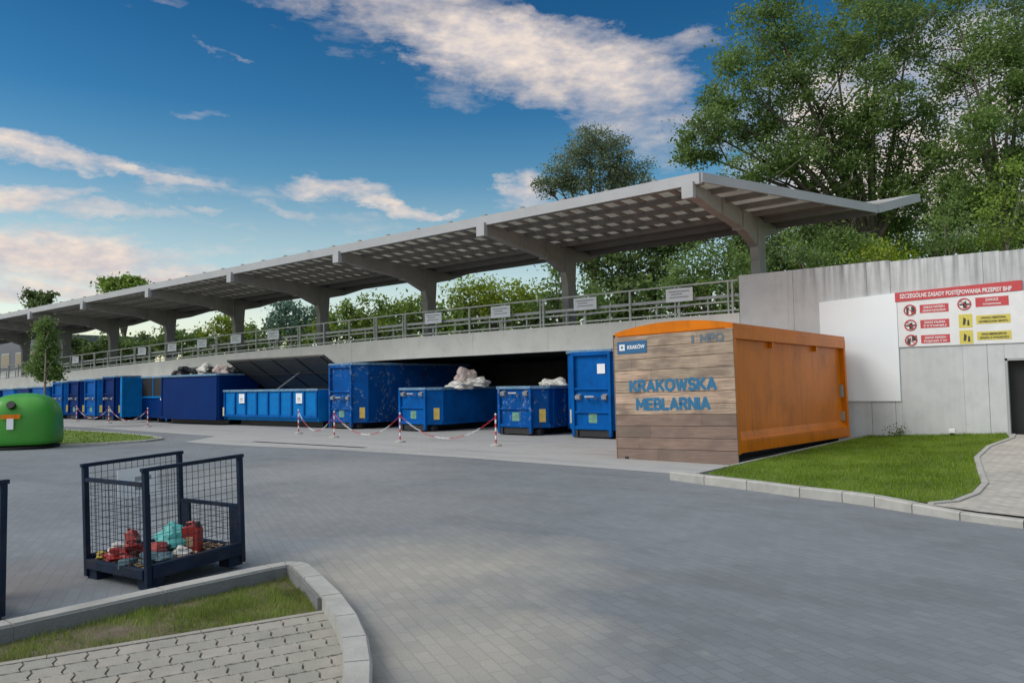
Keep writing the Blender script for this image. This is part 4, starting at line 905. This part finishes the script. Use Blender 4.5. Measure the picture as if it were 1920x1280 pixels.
# ================================================================== WIRE CAGES
def cage(loc, rz, label, with_label=True):
    o = thing('wire_cage', loc, label, 'cage', 'dark blue wire cages', rz)
    L, W, H = .90, .89, .95        # local: x to the left side (-W..0), y 0..L
    def post(x, y, h=H): mb = MB(); mb.box(x-.022,x+.022,y-.022,y+.022,.02,h); mb.build('corner_post', 'navy', o, bevel=.004)
    for x in (0,-W):
        for y in (0,L): post(x, y)
        mb = MB(); mb.box(x-.022,x+.022,-.035,L+.035,H,H+.03); mb.build('top_bar', 'navy', o, bevel=.004)
    mb = MB(); mb.box(-W+.03,-.03,-.02,.02,.83,.86); mb.build('end_bar', 'navy', o); mb = MB(); mb.box(-W+.03,-.03,L-.02,L+.02,.5,.53); mb.build('end_bar', 'navy', o)
    def mesh(x0, y0, x1, y1, z0, z1):
        mb = MB(); n = int(math.dist((x0,y0),(x1,y1))/.055)
        for i in range(1, n):
            x, y = x0+(x1-x0)*i/n, y0+(y1-y0)*i/n; mb.bar((x,y,z0),(x,y,z1), .0032)
        k = int((z1-z0)/.06)
        for i in range(1, k+1): z = z0+(z1-z0)*i/(k+1); mb.bar((x0,y0,z),(x1,y1,z), .0032)
        mb.build('wire_mesh', 'navy', o)
    mesh(0,.03,0,L-.03,.2,H); mesh(-W,.03,-W,L-.03,.2,H); mesh(-W+.03,0,-.03,0,.2,.83); mesh(-W+.03,L,-.03,L,.2,.5)
    mb = MB(); mb.box(-W+.03,-.03,.03,L-.03,.115,.135); mb.build('floor', 'under', o)
    mb = MB(); mb.box(-.03,.03,.03,L-.03,.09,.20); mb.box(-W-.03,-W+.03,.03,L-.03,.09,.20); mb.box(-W+.03,-.03,-.03,.02,.09,.17); mb.box(-W+.03,-.03,L-.02,L+.03,.09,.17); mb.build('base_frame', 'navy', o, bevel=.004)
    for x in (-.07,-W+.07):
        for y in (.07,L-.07): mb = MB(); mb.box(x-.07,x+.07,y-.07,y+.07,0,.09); mb.build('foot', 'navy', o)
    for xa, xb in ((-.15,-.031),(-W+.031,-W+.15)): mb = MB(); mb.box(xa,xb,L-.015,L+.01,.17,.5); mb.build('corner_plate', 'navy', o)
    if with_label:
        mb = MB(); mb.box(-W+.006,-W+.012,.28,.66,.62,.88); lb = mb.build('label_sheet', 'paper', o)
        mb = MB(); mb.box(-W+.0105,-W+.013,.44,.60,.76,.80); mb.box(-W+.0105,-W+.013,.44,.55,.68,.72); mb.build('printed_lines', 'print', lb)
    return o
cg = cage((-6.17,3.14,0), .09, 'dark blue open wire cage with red canisters and rubbish, behind the near kerb')
cg.rotation_euler = (radians(2.2), 0, .09)
cage((-6.29,1.25,0), .02, 'dark blue cage cut by the left picture edge', False)
CG = lambda x, y, z: Vector((-6.17,3.14,0))+Matrix.Rotation(.09, 3, 'Z')@Vector((x,y,z+.035*y))
def canister(loc, label, sc=1, rx=0, ry=0, rz=0, mat='can_red'):
    o = thing('plastic_canister', loc, label, 'canister', 'canisters lying in the wire cage', rz); o.rotation_euler = (rx,ry,rz); o.scale = (sc,)*3
    mb = MB(); mb.prism([(-.075,0),(.075,0),(.075,.19),(.04,.235),(-.075,.215)], 'y', -.05, .05); mb.build('body', mat, o, bevel=.012)
    mb = MB(); mb.lathe([(.022,.21),(.022,.255),(.016,.262)], (.045,0,0), 10); mb.build('cap', 'rubber', o)
    mb = MB(); mb.tube([(-.06,0,.21),(-.045,0,.25),(.0,0,.255),(.02,0,.23)], .011, 6); mb.build('handle', mat, o)
    mb = MB(); mb.box(-.03,.03,-.054,-.0505,.06,.14); mb.build('sticker', 'litter' if mat == 'can_red' else 'paper', o); return o
canister(CG(-.30,.60,.14), 'dark red upright canister standing right of the teal bag', 1.05, rz=.6)
canister(CG(-.42,.70,.14), 'dark red upright canister just behind the front red one', .95, rz=.2)
canister(CG(-.60,.22,.16), 'red canister tilted on the heap behind the left front of the cage', .85, rx=.7, rz=1.2)
canister(CG(-.72,.34,.17), 'red canister at the back of the heap, leaning left', .85, rx=-.5, ry=.4, rz=2.2)
canister(CG(-.80,.16,.15), 'mustard canister in the left corner of the cage', .62, rx=1.2, rz=.4, mat='mustard')
canister(CG(-.45,.12,.15), 'slate blue canister lying in front of the red ones', .8, rx=1.45, rz=.9, mat='slate')
canister(CG(-.50,.30,.22), 'pinkish red canister lying across the heap', .85, rx=1.4, ry=.2, rz=1.8, mat='pink')
blob('plastic_bag', CG(-.45,.50,.26), (.16,.14,.12), 'teal', 'crumpled teal plastic bag in the middle of the wire cage', 'bag', None, 41, .22)
blob('plastic_bag', CG(-.72,.18,.22), (.10,.09,.06), 'bag_white', 'cream crumpled bag in the left corner of the wire cage', 'bag', None, 42, .25)
blob('plastic_bag', CG(-.26,.46,.18), (.08,.07,.05), 'bag_white', 'small white crumpled bag beside the dark red canisters', 'bag', None, 43, .25)
blob('plastic_bag', CG(-.25,.22,.19), (.14,.12,.05), 'slate', 'flat slate blue bag behind the front corner post of the cage', 'bag', None, 44, .25)
blob('plastic_bag', CG(-.62,.10,.19), (.12,.10,.06), 'can_red', 'dark red crumpled bag at the left front of the cage floor', 'bag', None, 45, .3)
mb = MB(); rr = random.Random(9)
for i in range(800):
    p = CG(rr.uniform(-.88,-.05), rr.uniform(.05,.90), .14+rr.uniform(0,.03)); a = rr.uniform(0,6.3); l_ = rr.uniform(.01,.045)
    mb.bar(p-Vector((cos(a),sin(a),rr.uniform(-.2,.2)))*l_, p+Vector((cos(a),sin(a),rr.uniform(-.2,.2)))*l_, rr.uniform(.006,.022), rr.uniform(.002,.008))
tag(mb.build('litter', 'litter'), 'brown and pale litter scraps spread on the cage floor', 'litter', kind='stuff')

# ================================================================== GREEN DOME BIN
ig = thing('dome_bin', (-25.0,9.05,.03), 'green dome shaped recycling bin with a round black opening', 'recycling bin', rz=-.61)
def dome(r, z): return r
mb = MB(); vs = []; fs = []; NU = 64; prof = [(.955,.06),(1.0,.12),(1.01,.30),(1.0,.62),(.985,.90),(.95,1.08),(.85,1.26),(.73,1.38),(.58,1.47),(.40,1.52),(.2,1.545),(.04,1.55)]
for r, z in prof:
    for j in range(NU):
        a = 2*pi*j/NU; e_ = 5.0; q = (abs(cos(a))**e_+abs(sin(a))**e_)**(-1/e_); lobe = 1-.05*abs(cos(2*a))**10*clampf((z-.5)/.6)
        q = q*.97+.03; rad = .93*r*(1+(q-1)*.62)*lobe; vs.append((rad*cos(a), rad*sin(a), z))
for i in range(len(prof)-1):
    for j in range(NU): fs.append((i*NU+j, i*NU+(j+1)%NU, (i+1)*NU+(j+1)%NU, (i+1)*NU+j))
fs.append(tuple((len(prof)-1)*NU+j for j in range(NU))); fs.append(tuple(range(NU-1,-1,-1)))
mb.add(vs, fs); sh = mb.build('shell', 'green', ig, smooth=True)
ss = sh.modifiers.new('smooth', 'SUBSURF'); ss.levels = 1; ss.render_levels = 1
mb = MB(); mb.lathe([(.9,0),(.9,.05)], n=32); mb.build('foot_ring', 'black', ig)
def on_dome(o_, ang, z, r): return (r*cos(ang), r*sin(ang), z)
va = atan2(-9.05, 25.0)+.61          # towards the camera, in local angle
mb = MB(); R0 = 1.02
def patch(mb, ang, z, wv, hv, r, thick=.02, n=10, lean=.0, round_=False):
    c = Vector((r*cos(ang), r*sin(ang), z)); nrm = Vector((cos(ang), sin(ang), lean)).normalized(); s_ = Vector((-sin(ang), cos(ang), 0)); u_ = nrm.cross(s_)
    P = [(wv*cos(2*pi*i/n), hv*sin(2*pi*i/n)) for i in range(n)] if round_ else [(-wv,-hv),(wv,-hv),(wv,hv),(-wv,hv)]
    n = len(P); v = [c+s_*p[0]+u_*p[1]+nrm*k for k in (0, thick) for p in P]
    mb.add(v, [tuple(range(n-1,-1,-1)), tuple(range(n,2*n))]+[(i,(i+1)%n,n+(i+1)%n,n+i) for i in range(n)])
patch(mb, va-.40, 1.20, .11, .11, .83, .10, 16, .45, True); mb.build('opening', 'black', ig)
mb = MB(); patch(mb, va-.36, .90, .24, .06, .965, .03, lean=.08); mb.build('orange_sticker', 'orange', ig)
mb = MB(); patch(mb, va-.37, .70, .085, .15, .975, .03); mb.build('white_sticker', 'paper', ig)

# ================================================================== BUILDING FAR LEFT
b = thing('office_building', (-86,30,0), 'grey and pale flat roofed building with dark square windows at the far left', 'building')
mb = MB(); mb.box(-20,8.3,0,10,3.9,7.0); mb.build('upper_wall', 'facade', b)
mb = MB(); mb.box(-20,8.2,.1,9.9,-.1,3.899); mb.build('lower_wall', 'facade_pale', b)
for x0, x1, z0, z1 in ((4.0,6.2,4.1,5.5),(.6,2.6,4.1,5.5),(-3,-1,4.1,5.5),(4.9,6.6,1.8,2.9),(1.5,3.2,1.8,2.9)):
    mb = MB(); mb.box(x0,x1,-.06,.02 if z0 > 3.9 else .12,z0,z1); f_ = mb.build('window', 'facade_pale', b); mb = MB(); mb.box(x0+.08,x1-.08,-.07,-.061,z0+.08,z1-.08); mb.build('pane', 'glass', f_)

# ================================================================== TERRAIN BEHIND
def hill(x, y): return (deck_top(x)-.35 if x < -8.3 else 3.6)
ground_sheet('hillside', [(-8.2,21.37),(60,21.37),(60,90),(-8.2,90)], lambda x,y: 3.55+.02*(y-21), 'turf', 8)
ground_sheet('hillside', [(-8.2,31.5),(-8.2,110),(-200,110),(-200,38),(-90,36),(-84,31.5)], lambda x,y: max(.3, hill(x,y)-.2), 'turf', 10)
# ================================================================== TREES
T1 = 'tall trees behind the concrete wall'
big_lobes = [(1330,250,62,62),(1300,285,38,38,1),(1372,335,60,42,-1),(1390,150,62,70),(1432,235,58,70,1),(1340,190,38,34,1),(1460,70,72,80,1),(1440,10,55,50),(1505,170,66,85),(1480,285,66,50,-1),(1540,260,52,70,1),(1440,330,50,30,1),
 (1565,90,34,60,3),(1560,330,62,52,0),(1620,70,52,95,0),(1655,-10,70,70,2),(1640,190,62,95,-1),(1610,300,60,80,0),(1700,90,58,100,1),(1715,230,60,90,0),(1660,360,80,60,0),(1740,330,62,70,-1),(1500,390,80,26,1),(1590,420,90,50,2),(1700,430,80,50,1),(1612,445,50,34,-4),(1560,455,40,26,-3)]
tree('deciduous_tree', 1665, 0, 38, big_lobes, 'leaf_mid', 'huge dark green tree with spreading limbs rising behind the right end of the canopy', 'tree', T1, 3.6, per=170, leaf=.17, r=.30, clumps=20, hollow=.12, spread=.31)
tree('deciduous_tree', 1900, 0, 34, [(1790,20,52,60,2),(1850,80,62,70),(1920,30,80,90,1),(1800,130,52,60,2),(1890,170,70,70),(1830,220,60,60,-1),(1900,270,70,60),(1800,300,56,56,1),(1860,350,70,60,0),(1790,390,60,50,2),(1960,200,70,140)], 'leaf_mid', 'tall leafy tree cut by the top right corner of the picture', 'tree', T1, 3.6, per=170, leaf=.155, r=.24, clumps=21, hollow=.12, spread=.31)
tree('deciduous_tree', 1115, 0, 62, [(1105,285,52,42),(1150,290,44,36),(1060,320,40,32),(1180,320,42,32),(1110,335,60,36),(1050,350,36,22),(1125,262,34,22),(1160,350,60,30),(1025,345,22,14)], 'leaf_grey', 'round greyish green tree standing up behind the middle of the canopy roof', 'tree', None, 3, per=110, leaf=.20, r=.3, clumps=20, hollow=.2)
B1 = 'trees and bushes seen under the canopy'
tree('deciduous_tree', 1180, 0, 52, [(1130,490,60,50),(1200,480,60,50),(1170,530,70,40),(1250,440,60,40),(1230,520,50,40)], 'leaf_dark', 'dark green tree in the gap right of the second canopy post', 'tree', B1, 3, per=70, leaf=.26, r=.3, hollow=.1)
tree('bush', 1330, 0, 36, [(1290,500,48,42),(1345,480,50,45),(1390,490,40,50),(1320,530,70,28),(1262,528,34,26)], 'leaf_mid', 'mid green bush between the first two canopy posts, left of the wall corner', 'bush', B1, 3, per=62, leaf=.17, r=.12, hollow=.1)
tree('bush', 1050, 0, 40, [(1050,540,30,38),(1010,560,30,30),(1040,500,22,20),(1090,545,40,30)], 'leaf_mid', 'green bush just left of the second canopy post', 'bush', B1, 3, per=60, leaf=.18, r=.12, hollow=.1)
tree('bush', 930, 0, 38, [(890,548,42,38),(945,540,44,32),(985,560,32,26),(915,575,70,22),(862,560,26,36)], 'leaf_yellow', 'bright yellow green rounded bush right of the third canopy post', 'bush', B1, 3, per=70, leaf=.17, r=.12, hollow=.1)
tree('bush', 720, 0, 42, [(680,590,40,30),(730,578,44,32),(780,580,34,32),(700,610,80,18),(655,585,22,32)], 'leaf_fresh', 'light green leafy bush between the third and fourth canopy posts', 'bush', B1, 3, per=66, leaf=.19, r=.12, hollow=.1)
tree('bush', 545, 0, 50, [(520,592,28,24),(555,585,32,24),(585,595,22,22),(540,610,50,14)], 'leaf_blue', 'bluish green bush left of the fourth canopy post', 'bush', B1, 3, per=66, leaf=.22, r=.12, hollow=.1)
tree('bush', 598, 0, 47, [(598,600,16,24),(612,612,14,16)], 'leaf_yellow', 'small yellow green bush at the foot of the fourth canopy post', 'bush', B1, 3, per=60, leaf=.2, r=.1, hollow=.1)
tree('bush', 425, 0, 52, [(425,608,34,22),(400,622,28,14),(450,620,20,18)], 'leaf_yellow', 'small yellow green bush left of the fifth canopy post', 'bush', B1, 3, per=62, leaf=.22, r=.1, hollow=.1)
tree('bush', 325, 0, 56, [(320,628,26,20),(300,640,30,14),(345,640,22,12)], 'leaf_mid', 'dark green bush behind the notice boards, right of the sixth canopy post', 'bush', B1, 3, per=60, leaf=.24, r=.1, hollow=.1)
tree('bush', 215, 0, 60, [(205,642,34,18),(240,650,30,14),(180,652,26,12)], 'leaf_mid', 'low green bush under the far left bays of the canopy', 'bush', B1, 2.6, per=60, leaf=.26, r=.1, hollow=.1)
tree('bush', 142, 0, 62, [(140,650,22,18),(155,662,22,12)], 'leaf_dark', 'dark bush behind the far left notice board, beside the slender tree', 'bush', B1, 2.6, per=60, leaf=.26, r=.1, hollow=.1)
B2 = 'bushes above the concrete wall'
tree('bush', 1650, 0, 29, [(1610,478,44,24),(1665,468,46,28),(1700,480,40,22)], 'leaf_yellow', 'bright yellow green bush above the middle of the concrete wall', 'bush', B2, 3.6, per=60, leaf=.12, r=.08, hollow=.1)
tree('bush', 1530, 0, 31, [(1490,480,40,28),(1540,485,50,22),(1475,440,30,30,3),(1585,490,40,16)], 'leaf_mid', 'mid green bush above the left end of the concrete wall', 'bush', B2, 3.6, per=60, leaf=.13, r=.08, hollow=.1)
tree('bush', 1780, 0, 28, [(1750,455,44,30),(1800,440,50,36),(1770,400,40,30,2)], 'leaf_mid', 'mid green bush right of the bright yellow green one above the wall', 'bush', B2, 3.6, per=60, leaf=.12, r=.08, hollow=.1)
tree('bush', 1890, 0, 27, [(1880,420,50,50),(1915,340,44,50),(1870,370,34,40,1),(1930,430,50,40),(1850,445,34,26)], 'leaf_fresh', 'bright green tall bush at the right picture edge above the wall', 'bush', B2, 3.6, per=60, leaf=.12, r=.08, hollow=.1)
tree('deciduous_tree', 72, 0, 95, [(62,555,12,13),(88,556,12,12),(74,568,30,12),(76,562,20,10)], 'leaf_dark', 'small dark treetop above the far left end of the canopy', 'tree', 'treetops above the canopy roof at the left', 3, per=50, leaf=.42, r=.3, hollow=.1)
tree('deciduous_tree', 232, 0, 92, [(205,534,20,13),(245,528,26,13),(262,530,16,10),(225,545,44,14),(250,545,40,14)], 'leaf_fresh', 'wide green treetop above the canopy, right of the small dark one', 'tree', 'treetops above the canopy roof at the left', 3, per=50, leaf=.42, r=.3, hollow=.1)
# hedge rows closing the background, one shrub at a time
rr = random.Random(21)
names = ['between','beside','beyond','behind']
for i in range(26):
    px = 170+i*50; y0 = 670-(px-150)*.091; d = 66-(px-150)*.017+rr.uniform(-2,2)
    rx = 34+rr.uniform(-4,6); ry = 24+px*.018+rr.uniform(-3,5)
    o = tree('background_shrub', px, 0, d, [(px-8,y0,rx*.7,ry),(px+12,y0+4,rx*.7,ry*.9),(px,y0-ry*.5,rx*.4,ry*.6)], ['leaf_dark','leaf_mid','leaf_dark','leaf_fresh','leaf_mid'][i%5], 'deep green shrub in the far background row behind the deck railing', 'shrub', 'far shrub row behind the deck', 2.8, per=34, leaf=.34, r=.1, hollow=.05)
for i, (px, yy, rx, ry) in enumerate([(1440,475,40,40),(1520,440,44,50),(1400,440,50,50),(1620,430,60,50),(1800,410,60,60),(1300,430,60,40),(1900,420,60,60)]):
    tree('background_tree', px, 0, 50+i, [(px,yy,rx,ry),(px+20,yy-20,rx*.8,ry*.8),(px-20,yy+15,rx*.8,ry*.7)], 'leaf_dark', ['dark tree behind the first canopy post, above the left wall end','dark tree between the first canopy post and the big trunk','dark tree left of the first canopy post','dark tree beneath the low right tip of the canopy','dark tree behind the bushes above the safety sign','dark tree under the roof between the first two posts','dark tree at the right edge behind the bright green bush'][i], 'tree', 'dark background trees', 3.6, per=80, leaf=.20, r=.10, hollow=.05)
for i, px in enumerate((1400,1450,1500,1550,1600,1650,1700,1750,1800,1850,1900)):
    y0 = 508-(px-1385)*.09
    tree('background_shrub', px, 0, 42+(i%3), [(px-10,y0,34,26),(px+16,y0-8,30,26),(px,y0-16,26,20)], ['leaf_mid','leaf_dark','leaf_fresh'][i%3], 'green shrub in the low row just above the concrete wall top', 'shrub', 'low shrub row above the concrete wall', 3.6, per=42, leaf=.22, r=.08, hollow=.05)
# slender street tree behind the green bin
st = thing('slender_tree', (-33.0,12.6,.05), 'slender young columnar tree on the grass island behind the green dome bin', 'tree')
Lb = []
for (px, py, rx, ry) in [(88,612,12,14),(87,636,17,22),(89,662,20,22),(82,688,24,22),(96,694,18,18),(72,700,16,12),(86,655,18,34),(104,703,12,10)]:
    c = at(px, py, 34.4); Lb.append((c.x, c.y, c.z, rx/FPX*34.4, rx/FPX*34.4, ry/FPX*34.4))
leaves('crown', Lb, 'leaf_mid', st, 110, .13, 90, hollow=.1, spread=.30)
mb = MB(); c = at(86, 640, 34.4)-Vector(st.location); mb.tube([(0,0,-.1),(c.x*.5,c.y*.5,c.z*.5),tuple(c)], [.06,.045,.02], 7)
for k in range(6): z = 1.9+k*.4; a = k*2.2; mb.tube([(0,0,z),(.5*cos(a),.5*sin(a),z+.5)], [.022,.006], 5)
mb.build('trunk', 'bark', st, smooth=True)
# weed at the wall foot
wd2 = thing('weed', (-4.25,20.6,.16), 'small weed growing at the foot of the concrete wall left of the floor lamp', 'weed')
leaves('foliage', [(-4.25,20.6,.25,.16,.10,.10)], 'leaf_dark', wd2, 40, .05, -8)
